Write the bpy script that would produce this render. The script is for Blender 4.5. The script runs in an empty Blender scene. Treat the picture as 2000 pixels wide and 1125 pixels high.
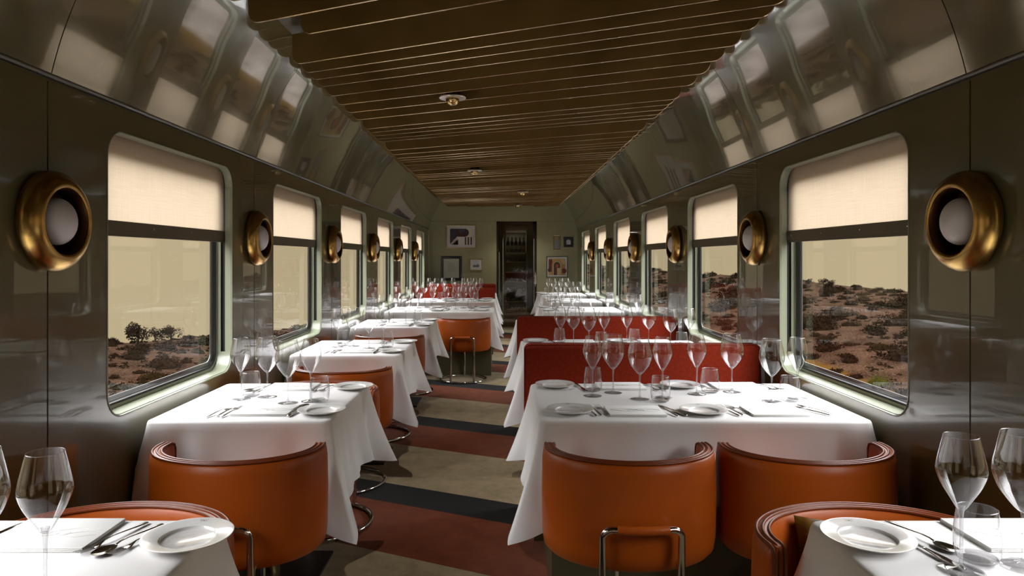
import bpy, math, random
from mathutils import Vector, Matrix, noise
random.seed(7)
R = math.radians
PI = math.pi
scene = bpy.context.scene
COL = scene.collection

# ------------------------------------------------------------------ measures
CX = -0.022            # camera x (the car is centred on x = 0)
EYE = 1.38
F = 1333.0
HW = 1.426             # half width of the saloon
S = 1.76               # window pitch
Y0 = 2.11              # seam / sconce plane
YB, YE = -2.29, 13.1   # rear and end wall
TZ = 0.76              # table top height
SILL, WTOP = 0.80, 1.842
SLOPE = -0.465

# ------------------------------------------------------------------ materials
def new_mat(name):
    m = bpy.data.materials.new(name); m.use_nodes = True
    nt = m.node_tree; nt.nodes.clear()
    out = nt.nodes.new('ShaderNodeOutputMaterial')
    return m, nt, out
def N(nt, t, **kw):
    n = nt.nodes.new(t)
    for k, v in kw.items():
        if k.startswith('_'): setattr(n, k[1:], v)
        else: n.inputs[k.replace('__', ' ')].default_value = v
    return n
def L(nt, a, ao, b, bi): nt.links.new(a.outputs[ao], b.inputs[bi])
def c4(c): return (c[0], c[1], c[2], 1.0)
def hx(h):
    r = [int(h[i:i+2], 16)/255 for i in (0, 2, 4)]
    return tuple(x/12.92 if x <= .04045 else ((x+.055)/1.055)**2.4 for x in r)

def pbr(name, col, rough=.5, metal=0.0, spec=.5, coat=0.0, coat_r=.05, var=None, vscale=20, bump=None, bscale=50, bdist=.002, stretch=None, sheen=0.0, ior=1.5, detail=3):
    m, nt, out = new_mat(name)
    p = N(nt, 'ShaderNodeBsdfPrincipled')
    p.inputs['Base Color'].default_value = c4(col)
    p.inputs['Roughness'].default_value = rough
    p.inputs['Metallic'].default_value = metal
    p.inputs['Specular IOR Level'].default_value = spec
    p.inputs['IOR'].default_value = ior
    p.inputs['Coat Weight'].default_value = coat
    p.inputs['Coat Roughness'].default_value = coat_r
    p.inputs['Sheen Weight'].default_value = sheen
    L(nt, p, 'BSDF', out, 'Surface')
    if var or bump:
        tc = N(nt, 'ShaderNodeTexCoord')
        mp = N(nt, 'ShaderNodeMapping')
        if stretch: mp.inputs['Scale'].default_value = stretch
        L(nt, tc, 'Object', mp, 'Vector')
    if var:
        nz = N(nt, 'ShaderNodeTexNoise'); nz.inputs['Scale'].default_value = vscale; nz.inputs['Detail'].default_value = detail
        L(nt, mp, 'Vector', nz, 'Vector')
        mx = N(nt, 'ShaderNodeMix', _data_type='RGBA')
        mx.inputs['A'].default_value = c4(col); mx.inputs['B'].default_value = c4(var)
        mr = N(nt, 'ShaderNodeMapRange'); mr.inputs['From Min'].default_value = .35; mr.inputs['From Max'].default_value = .65
        L(nt, nz, 'Fac', mr, 'Value'); L(nt, mr, 'Result', mx, 'Factor'); L(nt, mx, 'Result', p, 'Base Color')
    if bump:
        nb = N(nt, 'ShaderNodeTexNoise'); nb.inputs['Scale'].default_value = bscale; nb.inputs['Detail'].default_value = 2
        L(nt, mp, 'Vector', nb, 'Vector')
        b = N(nt, 'ShaderNodeBump'); b.inputs['Strength'].default_value = bump; b.inputs['Distance'].default_value = bdist
        L(nt, nb, 'Fac', b, 'Height'); L(nt, b, 'Normal', p, 'Normal')
    return m

M = {}
OLIVE = (.128, .109, .050)
M['wall'] = pbr('olive_lacquer', OLIVE, .25, spec=.2, coat=.8, coat_r=.015, bump=.16, bscale=1.6, bdist=.010, ior=1.5)
M['cove'] = pbr('olive_lacquer_cove', OLIVE, .10, spec=.8, coat=1.0, coat_r=.02, bump=.22, bscale=1.8, bdist=.02, ior=1.75)
M['endwall'] = pbr('olive_satin', (.34, .32, .175), .30, spec=.5, coat=.4, coat_r=.12)
M['trimolive'] = pbr('olive_trim', (.075, .072, .042), .38, spec=.5, coat=.15)
M['dark'] = pbr('dark_gap', (.012, .011, .008), .6)
M['sage'] = pbr('sage_green_paint', (.25, .272, .195), .28, spec=.5, coat=.3)
M['gasket'] = pbr('black_rubber', (.012, .012, .012), .35)
M['chrome'] = pbr('chrome', (.72, .71, .69), .09, metal=1)
M['brass'] = pbr('brushed_brass', (.52, .33, .105), .27, metal=1, var=(.42, .25, .07), vscale=6, stretch=(1, 1, 6))
M['brassdark'] = pbr('dark_brass_inside', (.10, .045, .018), .42, metal=1)
M['gold'] = pbr('polished_gold', (.62, .45, .2), .25, metal=1)
M['globe'] = pbr('opal_glass', (.86, .84, .86), .3, spec=.4)
M['fin'] = pbr('bronze_anodised_fin', (.36, .235, .075), .40, metal=.55, spec=.5, var=(.28, .175, .05), vscale=3)
M['finedge_lit'] = pbr('bronze_fin_lit_edge', (.62, .47, .30), .25, metal=1)  # light caught along the fin edges, put into a brighter metal colour
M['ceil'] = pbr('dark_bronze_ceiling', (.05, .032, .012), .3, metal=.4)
M['leather'] = pbr('tan_leather', (.37, .072, .004), .40, spec=.25, coat=.08, coat_r=.28, var=(.31, .060, .005), vscale=4, bump=.12, bscale=260, bdist=.001)
M['piping'] = pbr('leather_piping', (.15, .030, .006), .38, spec=.3, coat=.05, coat_r=.12)
M['velvet'] = pbr('red_velvet', (.25, .022, .005), .85, spec=.15, sheen=.08, var=(.20, .016, .004), vscale=60, bump=.2, bscale=400, bdist=.001)
M['pillow'] = pbr('gold_velvet', (.17, .082, .006), .5, spec=.2, var=(.045, .018, .002), vscale=16, bump=.5, bscale=14, bdist=.02)
M['tableolive'] = pbr('olive_table_base', (.10, .088, .045), .4)
M['cloth'] = pbr('white_linen', (.83, .82, .82), .85, spec=.15, bump=.25, bscale=5, bdist=.008)
M['napkin'] = pbr('white_napkin', (.86, .855, .85), .85, spec=.15, bump=.3, bscale=30, bdist=.002)
M['thread'] = pbr('grey_embroidery', (.55, .53, .52), .6)
M['silver'] = pbr('silver_cutlery', (.66, .64, .62), .14, metal=1)
M['mark'] = pbr('black_mark', (.03, .03, .03), .5)
M['black'] = pbr('black_lacquer', (.012, .011, .011), .3)
M['blackplate'] = pbr('black_steel', (.02, .019, .018), .4)
M['hem'] = pbr('bronze_hem_bar', (.11, .085, .05), .35, metal=.5)
M['rubberdark'] = pbr('grey_seal', (.08, .085, .09), .3, metal=.3)

def plate_mat():
    m, nt, out = new_mat('white_porcelain')
    p = N(nt, 'ShaderNodeBsdfPrincipled', Roughness=.12)
    p.inputs['Coat Weight'].default_value = .4
    tc = N(nt, 'ShaderNodeTexCoord')
    sep = N(nt, 'ShaderNodeVectorMath', _operation='LENGTH')
    fl = N(nt, 'ShaderNodeVectorMath', _operation='MULTIPLY'); fl.inputs[1].default_value = (1, 1, 0)
    L(nt, tc, 'Object', fl, 0); L(nt, fl, 'Vector', sep, 0)
    nz = N(nt, 'ShaderNodeTexNoise'); nz.inputs['Scale'].default_value = 55; nz.inputs['Detail'].default_value = 4
    L(nt, tc, 'Object', nz, 'Vector')
    ad = N(nt, 'ShaderNodeMath', _operation='MULTIPLY_ADD'); ad.inputs[1].default_value = .03; L(nt, nz, 'Fac', ad, 0); L(nt, sep, 'Value', ad, 2)
    mr = N(nt, 'ShaderNodeMapRange'); mr.inputs['From Min'].default_value = .060; mr.inputs['From Max'].default_value = .063
    mr.inputs['To Min'].default_value = 1; mr.inputs['To Max'].default_value = 0
    L(nt, ad, 'Value', mr, 'Value')
    mr2 = N(nt, 'ShaderNodeMapRange'); mr2.inputs['From Min'].default_value = .45; mr2.inputs['From Max'].default_value = .62; mr2.inputs['To Max'].default_value = .6; mr2.inputs['To Min'].default_value = .15
    L(nt, nz, 'Fac', mr2, 'Value')
    mu = N(nt, 'ShaderNodeMath', _operation='MULTIPLY'); L(nt, mr, 'Result', mu, 0); L(nt, mr2, 'Result', mu, 1)
    mx = N(nt, 'ShaderNodeMix', _data_type='RGBA'); mx.inputs['A'].default_value = (.80, .795, .79, 1); mx.inputs['B'].default_value = (.62, .55, .51, 1)
    L(nt, mu, 'Value', mx, 'Factor'); L(nt, mx, 'Result', p, 'Base Color'); L(nt, p, 'BSDF', out, 'Surface')
    return m
M['plate'] = plate_mat()

def thin_glass(name, base, edge, power, tint=(1, 1, 1), rough=.0, dark=None):
    m, nt, out = new_mat(name)
    lw = N(nt, 'ShaderNodeLayerWeight', Blend=.5)
    pw = N(nt, 'ShaderNodeMath', _operation='POWER'); pw.inputs[1].default_value = power
    L(nt, lw, 'Facing', pw, 0)
    ma = N(nt, 'ShaderNodeMath', _operation='MULTIPLY_ADD', _use_clamp=True); ma.inputs[1].default_value = edge; ma.inputs[2].default_value = base
    L(nt, pw, 'Value', ma, 0)
    t = N(nt, 'ShaderNodeBsdfTransparent'); t.inputs['Color'].default_value = c4(tint)
    if dark:
        p2 = N(nt, 'ShaderNodeMath', _operation='POWER'); p2.inputs[1].default_value = 2.2; L(nt, lw, 'Facing', p2, 0)
        mc = N(nt, 'ShaderNodeMix', _data_type='RGBA'); mc.inputs['A'].default_value = c4(tint); mc.inputs['B'].default_value = c4(dark)
        L(nt, p2, 'Value', mc, 'Factor'); L(nt, mc, 'Result', t, 'Color')
    g = N(nt, 'ShaderNodeBsdfGlossy'); g.inputs['Roughness'].default_value = rough; g.inputs['Color'].default_value = (1, 1, 1, 1)
    mx = N(nt, 'ShaderNodeMixShader')
    L(nt, ma, 'Value', mx, 'Fac'); L(nt, t, 'BSDF', mx, 1); L(nt, g, 'BSDF', mx, 2); L(nt, mx, 'Shader', out, 'Surface')
    return m
M['pane'] = thin_glass('window_glass', .010, .70, 4.2, (.985, .985, .975))
M['bowl'] = thin_glass('thin_crystal', .07, .80, 2.8, (.98, .98, .985), 0, (.42, .42, .43))
M['stem'] = thin_glass('crystal_stem', .14, .55, 2.0, (.90, .90, .91), .02, (.25, .25, .26))
M['foot'] = thin_glass('crystal_foot', .08, .55, 2.4, (.95, .95, .955), .01, (.55, .55, .56))
M['tumbler'] = thin_glass('tumbler_glass', .07, .75, 2.4, (.97, .97, .975), 0, (.42, .42, .43))
M['doorglass'] = thin_glass('door_glass', .10, .7, 3.0, (.80, .78, .74))

def blind_mat():
    m, nt, out = new_mat('linen_blind')
    tc = N(nt, 'ShaderNodeTexCoord')
    def nzs(sc):
        mp = N(nt, 'ShaderNodeMapping'); mp.inputs['Scale'].default_value = sc
        L(nt, tc, 'Object', mp, 'Vector')
        n = N(nt, 'ShaderNodeTexNoise'); n.inputs['Scale'].default_value = 1; n.inputs['Detail'].default_value = 2
        L(nt, mp, 'Vector', n, 'Vector'); return n
    a = nzs((1, 260, 6)); b = nzs((1, 6, 260))
    ad = N(nt, 'ShaderNodeMath', _operation='ADD'); L(nt, a, 'Fac', ad, 0); L(nt, b, 'Fac', ad, 1)
    mr = N(nt, 'ShaderNodeMapRange'); mr.inputs['From Min'].default_value = .6; mr.inputs['From Max'].default_value = 1.4
    L(nt, ad, 'Value', mr, 'Value')
    mx = N(nt, 'ShaderNodeMix', _data_type='RGBA'); mx.inputs['A'].default_value = (.46, .372, .262, 1); mx.inputs['B'].default_value = (.54, .44, .33, 1)
    L(nt, mr, 'Result', mx, 'Factor')
    d = N(nt, 'ShaderNodeBsdfDiffuse'); t = N(nt, 'ShaderNodeBsdfTranslucent')
    L(nt, mx, 'Result', d, 'Color'); L(nt, mx, 'Result', t, 'Color')
    s = N(nt, 'ShaderNodeMixShader'); s.inputs['Fac'].default_value = .45
    L(nt, d, 'BSDF', s, 1); L(nt, t, 'BSDF', s, 2); L(nt, s, 'Shader', out, 'Surface')
    return m
M['blind'] = blind_mat()

def carpet_mat():
    m, nt, out = new_mat('striped_carpet')
    p = N(nt, 'ShaderNodeBsdfPrincipled', Roughness=.95); p.inputs['Specular IOR Level'].default_value = .1
    p.inputs['Sheen Weight'].default_value = .15
    g = N(nt, 'ShaderNodeNewGeometry'); sp = N(nt, 'ShaderNodeSeparateXYZ'); L(nt, g, 'Position', sp, 'Vector')
    a = N(nt, 'ShaderNodeMath', _operation='MULTIPLY_ADD'); a.inputs[1].default_value = -SLOPE
    L(nt, sp, 'X', a, 0); L(nt, sp, 'Y', a, 2)
    a2 = N(nt, 'ShaderNodeMath', _operation='ADD'); a2.inputs[1].default_value = 17.6 - 3.55; L(nt, a, 'Value', a2, 0)
    md = N(nt, 'ShaderNodeMath', _operation='MODULO'); md.inputs[1].default_value = S; L(nt, a2, 'Value', md, 0)
    dv = N(nt, 'ShaderNodeMath', _operation='DIVIDE'); dv.inputs[1].default_value = S; L(nt, md, 'Value', dv, 0)
    cr = N(nt, 'ShaderNodeValToRGB'); cr.color_ramp.interpolation = 'CONSTANT'
    e = cr.color_ramp.elements
    e[0].position = 0; e[0].color = (.020, .019, .020, 1)
    e[1].position = .30/S; e[1].color = (.50, .40, .24, 1)
    x = e.new(1.14/S); x.color = (.26, .062, .021, 1)
    L(nt, dv, 'Value', cr, 'Fac')
    nz = N(nt, 'ShaderNodeTexNoise'); nz.inputs['Scale'].default_value = 9; nz.inputs['Detail'].default_value = 8; nz.inputs['Roughness'].default_value = .7
    L(nt, g, 'Position', nz, 'Vector')
    mr = N(nt, 'ShaderNodeMapRange'); mr.inputs['From Min'].default_value = .3; mr.inputs['From Max'].default_value = .7; mr.inputs['To Min'].default_value = .75; mr.inputs['To Max'].default_value = 1.25
    L(nt, nz, 'Fac', mr, 'Value')
    vm = N(nt, 'ShaderNodeVectorMath', _operation='SCALE'); L(nt, cr, 'Color', vm, 0); L(nt, mr, 'Result', vm, 'Scale')
    L(nt, vm, 'Vector', p, 'Base Color')
    nb = N(nt, 'ShaderNodeTexNoise'); nb.inputs['Scale'].default_value = 350
    L(nt, g, 'Position', nb, 'Vector')
    b = N(nt, 'ShaderNodeBump'); b.inputs['Strength'].default_value = .5; b.inputs['Distance'].default_value = .004
    L(nt, nb, 'Fac', b, 'Height'); L(nt, b, 'Normal', p, 'Normal')
    L(nt, p, 'BSDF', out, 'Surface')
    return m
M['carpet'] = carpet_mat()

def hill_mat(grassy=True):
    m, nt, out = new_mat('dry_hillside_soil')
    p = N(nt, 'ShaderNodeBsdfPrincipled', Roughness=1.0); p.inputs['Specular IOR Level'].default_value = 0
    g = N(nt, 'ShaderNodeNewGeometry')
    n1 = N(nt, 'ShaderNodeTexNoise'); n1.inputs['Scale'].default_value = .35; n1.inputs['Detail'].default_value = 6
    n2 = N(nt, 'ShaderNodeTexNoise'); n2.inputs['Scale'].default_value = 7.5; n2.inputs['Detail'].default_value = 8; n2.inputs['Roughness'].default_value = .75
    v = N(nt, 'ShaderNodeTexVoronoi'); v.inputs['Scale'].default_value = 2.6
    for n in (n1, n2, v): L(nt, g, 'Position', n, 'Vector')
    m1 = N(nt, 'ShaderNodeMix', _data_type='RGBA'); m1.inputs['A'].default_value = (0.0068, 0.0036, 0.0020, 1); m1.inputs['B'].default_value = (0.0150, 0.0084, 0.0050, 1)
    r1 = N(nt, 'ShaderNodeMapRange'); r1.inputs['From Min'].default_value = .38; r1.inputs['From Max'].default_value = .6
    L(nt, n1, 'Fac', r1, 'Value'); L(nt, r1, 'Result', m1, 'Factor')
    # stones
    r2 = N(nt, 'ShaderNodeMapRange'); r2.inputs['From Min'].default_value = .52; r2.inputs['From Max'].default_value = .66
    L(nt, n2, 'Fac', r2, 'Value')
    m2 = N(nt, 'ShaderNodeMix', _data_type='RGBA'); m2.inputs['B'].default_value = (0.036, 0.0235, 0.0172, 1)
    L(nt, r2, 'Result', m2, 'Factor'); L(nt, m1, 'Result', m2, 'A')
    r3 = N(nt, 'ShaderNodeMapRange'); r3.inputs['From Min'].default_value = .36; r3.inputs['From Max'].default_value = .46; r3.inputs['To Min'].default_value = 1; r3.inputs['To Max'].default_value = 0
    L(nt, n2, 'Fac', r3, 'Value')
    m3 = N(nt, 'ShaderNodeMix', _data_type='RGBA'); m3.inputs['B'].default_value = (0.00300, 0.00185, 0.00100, 1)
    L(nt, r3, 'Result', m3, 'Factor'); L(nt, m2, 'Result', m3, 'A')
    last = m3
    # yellow grass on the level ground by the track (east side)
    sp = N(nt, 'ShaderNodeSeparateXYZ'); L(nt, g, 'Position', sp, 'Vector')
    r4 = N(nt, 'ShaderNodeMapRange'); r4.inputs['From Min'].default_value = 24.2; r4.inputs['From Max'].default_value = 23.4
    L(nt, sp, 'X', r4, 'Value')
    r5 = N(nt, 'ShaderNodeMath', _operation='GREATER_THAN'); r5.inputs[1].default_value = 0; L(nt, sp, 'X', r5, 0)
    mu = N(nt, 'ShaderNodeMath', _operation='MULTIPLY'); L(nt, r4, 'Result', mu, 0); L(nt, r5, 'Value', mu, 1)
    gm = N(nt, 'ShaderNodeMix', _data_type='RGBA'); gm.inputs['A'].default_value = (0.01360, 0.00765, 0.00170, 1); gm.inputs['B'].default_value = (0.03570, 0.01700, 0.00340, 1)
    L(nt, n2, 'Fac', gm, 'Factor')
    m4 = N(nt, 'ShaderNodeMix', _data_type='RGBA'); L(nt, mu, 'Value', m4, 'Factor'); L(nt, last, 'Result', m4, 'A'); L(nt, gm, 'Result', m4, 'B')
    ab = N(nt, 'ShaderNodeMath', _operation='ABSOLUTE'); L(nt, sp, 'X', ab, 0)
    r6 = N(nt, 'ShaderNodeMapRange'); r6.inputs['From Min'].default_value = 21.6; r6.inputs['From Max'].default_value = 20.6
    L(nt, ab, 'Value', r6, 'Value')
    pm = N(nt, 'ShaderNodeMix', _data_type='RGBA'); pm.inputs['A'].default_value = (.062, .052, .044, 1); pm.inputs['B'].default_value = (.10, .086, .075, 1)  # pale band near the track, out of view, added to brighten cove and fins
    L(nt, r1, 'Result', pm, 'Factor')
    m5 = N(nt, 'ShaderNodeMix', _data_type='RGBA'); L(nt, r6, 'Result', m5, 'Factor'); L(nt, m4, 'Result', m5, 'A'); L(nt, pm, 'Result', m5, 'B')
    L(nt, m5, 'Result', p, 'Base Color')
    L(nt, p, 'BSDF', out, 'Surface')
    return m
M['hill'] = hill_mat()
M['bush'] = pbr('dark_scrub_leaves', (0.00290, 0.00193, 0.00120), 1.0, spec=0, var=(0.00533, 0.00334, 0.00169), vscale=3)
M['bush2'] = pbr('olive_scrub_leaves', (0.00533, 0.00399, 0.00154), 1.0, spec=0, var=(0.00339, 0.00240, 0.00120), vscale=3)
M['bushgreen'] = pbr('green_scrub_leaves', (0.01694, 0.01694, 0.00242), 1.0, spec=0, var=(0.00847, 0.00908, 0.00182), vscale=5)
M['bark'] = pbr('bark', (0.00605, 0.00363, 0.00242), 1.0, spec=0)

# ------------------------------------------------------------------ mesh helpers
class MB:
    def __init__(s): s.v = []; s.f = []; s.mi = []
    def add(s, vs, fs, mi=0):
        o = len(s.v); s.v += [tuple(v) for v in vs]
        s.f += [tuple(i+o for i in f) for f in fs]; s.mi += [mi]*len(fs)
        return s
    def box(s, x0, x1, y0, y1, z0, z1, mi=0):
        vs = [(x, y, z) for z in (z0, z1) for y in (y0, y1) for x in (x0, x1)]
        return s.add(vs, [(0, 2, 3, 1), (4, 5, 7, 6), (0, 1, 5, 4), (2, 6, 7, 3), (0, 4, 6, 2), (1, 3, 7, 5)], mi)
    def loft(s, rings, closed=True, cap=True, mi=0):
        n = len(rings[0]); vs = [p for r in rings for p in r]; fs = []
        for i in range(len(rings)-1):
            for j in range(n if closed else n-1):
                k = (j+1) % n
                fs.append((i*n+j, i*n+k, (i+1)*n+k, (i+1)*n+j))
        if cap and closed:
            fs.append(tuple(range(n-1, -1, -1))); fs.append(tuple((len(rings)-1)*n+j for j in range(n)))
        return s.add(vs, fs, mi)
    def lathe(s, prof, n=32, mi=0, mat=None, cap0=False, cap1=False):
        rings = []
        for r, z in prof:
            ring = [Vector((r*math.cos(2*PI*j/n), r*math.sin(2*PI*j/n), z)) for j in range(n)]
            if mat: ring = [mat @ p for p in ring]
            rings.append(ring)
        s.loft(rings, True, False, mi)
        o = len(s.v) - n*len(rings)
        if cap0: s.f.append(tuple(o+j for j in range(n-1, -1, -1))); s.mi.append(mi)
        if cap1: s.f.append(tuple(o+n*(len(rings)-1)+j for j in range(n))); s.mi.append(mi)
        return s
    def tube(s, path, r, n=8, closed=False, mi=0):
        path = [Vector(p) for p in path]; rings = []; m = len(path)
        up = None
        for i, p in enumerate(path):
            if closed: t = path[(i+1) % m] - path[i-1]
            else: t = path[min(i+1, m-1)] - path[max(i-1, 0)]
            t.normalize()
            if up is None:
                up = Vector((0, 0, 1)) if abs(t.z) < .9 else Vector((1, 0, 0))
            a = t.cross(up)
            if a.length < 1e-5: a = t.orthogonal()
            a.normalize(); b = a.cross(t).normalized(); up = b
            rr = r(i/(m-1)) if callable(r) else r
            rings.append([p + a*math.cos(2*PI*j/n)*rr + b*math.sin(2*PI*j/n)*rr for j in range(n)])
        if closed: rings.append(rings[0])
        return s.loft(rings, True, not closed, mi)
    def build(s, name, mats, parent=None, smooth=True, angle=40, loc=None):
        me = bpy.data.meshes.new(name)
        me.from_pydata(s.v, [], s.f); 
        if not isinstance(mats, (list, tuple)): mats = [mats]
        for m in mats: me.materials.append(m)
        if len(mats) > 1: me.polygons.foreach_set('material_index', s.mi)
        me.update()
        if smooth:
            me.shade_smooth(); me.set_sharp_from_angle(angle=R(angle))
        o = bpy.data.objects.new(name, me); COL.objects.link(o)
        if parent: o.parent = parent
        if loc: o.location = loc
        return o

def bevel(o, w, seg=2):
    md = o.modifiers.new('bevel', 'BEVEL'); md.width = w; md.segments = seg; md.limit_method = 'ANGLE'; md.angle_limit = R(35)
    return o
def tag(o, label=None, cat=None, group=None, kind=None):
    if label: o['label'] = label
    if cat: o['category'] = cat
    if group: o['group'] = group
    if kind: o['kind'] = kind
    return o
def empty(name, loc=(0, 0, 0), rz=0):
    o = bpy.data.objects.new(name, None); COL.objects.link(o); o.location = loc; o.rotation_euler = (0, 0, rz)
    o.empty_display_size = .05
    return o
CH = {}
def kids(root):
    if root.name not in CH: CH[root.name] = [c for c in bpy.data.objects if c.parent == root]
    return CH[root.name]
def copy_thing(root, loc, rz=0, sx=1):
    r = root.copy(); COL.objects.link(r); r.location = loc; r.rotation_euler = (0, 0, rz)
    for ch in kids(root):
        c = ch.copy(); COL.objects.link(c); c.parent = r
        for g in kids(ch):
            d = g.copy(); COL.objects.link(d); d.parent = c
    return r
USED = set()
def place(proto, loc, rz, label, group):
    if proto.name in USED: o = copy_thing(proto, loc, rz)
    else:
        kids(proto)
        for c in kids(proto): kids(c)
        USED.add(proto.name); o = proto; o.location = loc; o.rotation_euler = (0, 0, rz)
    o['label'] = label; o['group'] = group
    return o
def structure(o): o['kind'] = 'structure'; return o

def rrect(y0, y1, z0, z1, r, seg=8):
    """rounded rectangle, four arcs of seg+1 points, counter-clockwise in (y,z)"""
    pts = []
    for (cy, cz, a0) in ((y1-r, z1-r, 0), (y0+r, z1-r, 90), (y0+r, z0+r, 180), (y1-r, z0+r, 270)):
        for i in range(seg+1):
            a = R(a0 + 90*i/seg); pts.append((cy+r*math.cos(a), cz+r*math.sin(a)))
    return pts

# ------------------------------------------------------------------ shell of the carriage
KS = range(-2, 6)
seams = [Y0 + S*k for k in range(-2, 7)]     # -1.41 ... 12.67
SEG = 8
WR = .095
def win_rect(k, inset=0.0):
    c = Y0 + S*(k+.5)
    return rrect(c-.56+inset, c+.56-inset, SILL+inset, WTOP-inset, max(WR-inset, .02), SEG)

def make_wall(side):
    mb = MB(); X = side*HW; g = .0035; ZT = 1.935
    def face(vs):
        return vs if side > 0 else vs[::-1]
    edges = [YB] + seams + [YE]
    for i in range(len(edges)-1):
        a, b = edges[i]+g, edges[i+1]-g
        k = i-3
        if i >= 1 and i <= len(seams)-1:
            k = i-1-2
            h = win_rect(k); n = SEG+1
            oc = [(b, ZT), (a, ZT), (a, 0), (b, 0)]
            vs = [(X, p[0], p[1]) for p in h] + [(X, p[0], p[1]) for p in oc]
            fs = []
            for q in range(4):
                for j in range(SEG): fs.append(face([q*n+j, q*n+j+1, 4*n+q]))
                fs.append(face([q*n+SEG, ((q+1) % 4)*n, 4*n+(q+1) % 4, 4*n+q]))
            mb.add(vs, fs)
            loop = oc
        else:
            oc = [(b, ZT), (a, ZT), (a, 0), (b, 0)]
            mb.add([(X, p[0], p[1]) for p in oc], [face([0, 1, 2, 3])])
        # returns into the seams
        for yy, s2 in ((a, 1), (b, -1)):
            mb.add([(X, yy, 0), (X, yy, ZT), (X+side*.012, yy, ZT), (X+side*.012, yy, 0)], [(0, 1, 2, 3)])
    o = mb.build('wall_left' if side < 0 else 'wall_right', M['wall'], smooth=False)
    structure(o)
    mb = MB()
    for y in seams: mb.box(min(X+side*.008, X+side*.014), max(X+side*.008, X+side*.014), y-.03, y+.03, 0, ZT)
    s = mb.build('seam_backing', M['dark'], smooth=False); s.parent = o
    return o
make_wall(-1); make_wall(1)

# cove above the windows
PROF = [(1.414, 1.95), (1.402, 2.0), (1.378, 2.08), (1.344, 2.168), (1.307, 2.25), (1.266, 2.325), (1.218, 2.40), (1.166, 2.472), (1.105, 2.54), (1.03, 2.60)]
def make_cove(side):
    mb = MB(); g = .0025
    # finer profile
    pr = []
    for i in range(len(PROF)-1):
        for j in range(3):
            t = j/3; pr.append((PROF[i][0]*(1-t)+PROF[i+1][0]*t, PROF[i][1]*(1-t)+PROF[i+1][1]*t))
    pr.append(PROF[-1])
    # smooth it
    for _ in range(3):
        pr = [pr[0]] + [((pr[i-1][0]+2*pr[i][0]+pr[i+1][0])/4, (pr[i-1][1]+2*pr[i][1]+pr[i+1][1])/4) for i in range(1, len(pr)-1)] + [pr[-1]]
    edges = [YB] + seams + [YE]
    for i in range(len(edges)-1):
        a, b = edges[i]+g, edges[i+1]-g
        ra = [(side*x, a, z) for x, z in pr]; rb = [(side*x, b, z) for x, z in pr]
        rs = [ra, rb] if side < 0 else [rb, ra]
        mb.loft(rs, False, False)
        for yy in (a, b):
            mb.loft([[(side*x, yy, z) for x, z in pr], [(side*(x+.01), yy, z+.006) for x, z in pr]], False, False)
    o = mb.build('wall_upper_left' if side < 0 else 'wall_upper_right', M['cove'], angle=60); structure(o)
    mb = MB()
    for y in seams:
        mb.loft([[(side*(x+.008), y-.02, z+.004) for x, z in pr], [(side*(x+.008), y+.02, z+.004) for x, z in pr]], False, False)
    s = mb.build('seam_backing', M['dark']); s.parent = o
make_cove(-1); make_cove(1)
def make_trim(side, idx):
    mb = MB()
    def bar(x0, x1, z0, z1): mb.box(min(side*x0, side*x1), max(side*x0, side*x1), YB, YE, z0, z1)
    pts = []
    for j in range(9):
        a = R(-90+180*j/8); pts.append((HW-.002-.012*math.cos(a), 1.947+.008*math.sin(a)))
    rs = [[(side*x, y, z) for x, z in pts] for y in (YB, YE)]
    mb.loft(rs if side < 0 else rs[::-1], False, False)
    bar(HW+.001, HW+.012, 1.928, 1.938)
    o = mb.build('trim_%d' % idx, M['trimolive']); structure(o)
    mb = MB(); bar(HW-.003, HW+.012, 1.9345, 1.9395)
    d = mb.build('shadow_gap', M['dark'], o)
make_trim(-1, 1); make_trim(1, 2)

structure(MB().add([(-1.5, YB, 0), (1.5, YB, 0), (1.5, 15.2, 0), (-1.5, 15.2, 0)], [(0, 1, 2, 3)]).build('floor', M['carpet'], smooth=False))
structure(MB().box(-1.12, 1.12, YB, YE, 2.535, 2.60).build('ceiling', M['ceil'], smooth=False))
structure(MB().box(-1.6, 1.6, YB-.08, YB, 0, 2.75).build('wall_back', M['endwall'], smooth=False))
for i, sd in enumerate((-1, 1)):
    o = MB().box(min(sd*HW, sd*(HW-.012)), max(sd*HW, sd*(HW-.012)), YB, YE, 0, .10).build('baseboard_left' if sd < 0 else 'baseboard_right', M['tableolive'], smooth=False)
    structure(o)

# end wall with doorway
DX0, DX1, DZ = -.124, .650, 2.085
mb = MB()
mb.box(-1.6, DX0, YE, YE+.1, 0, 2.75); mb.box(DX1, 1.6, YE, YE+.1, 0, 2.75); mb.box(DX0, DX1, YE, YE+.1, DZ, 2.75)
structure(mb.build('wall_end', M['endwall'], smooth=False))
mb = MB(); mb.box(-1.42, DX0-.001, YE-.004, YE, 2.083, 2.088); mb.box(DX1+.001, 1.42, YE-.004, YE, 2.083, 2.088)
structure(mb.build('trim_3', M['tableolive'], smooth=False))
# vestibule beyond
mb = MB()
mb.box(-.75, -.70, YE+.1, 15.0, 0, 2.3); mb.box(1.0, 1.05, YE+.1, 15.0, 0, 2.3); mb.box(-.75, 1.05, 15.0, 15.05, 0, 2.3); mb.box(-.75, 1.05, YE+.1, 15.05, 2.3, 2.35)
structure(mb.build('wall_vestibule', M['endwall'], smooth=False))
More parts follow.
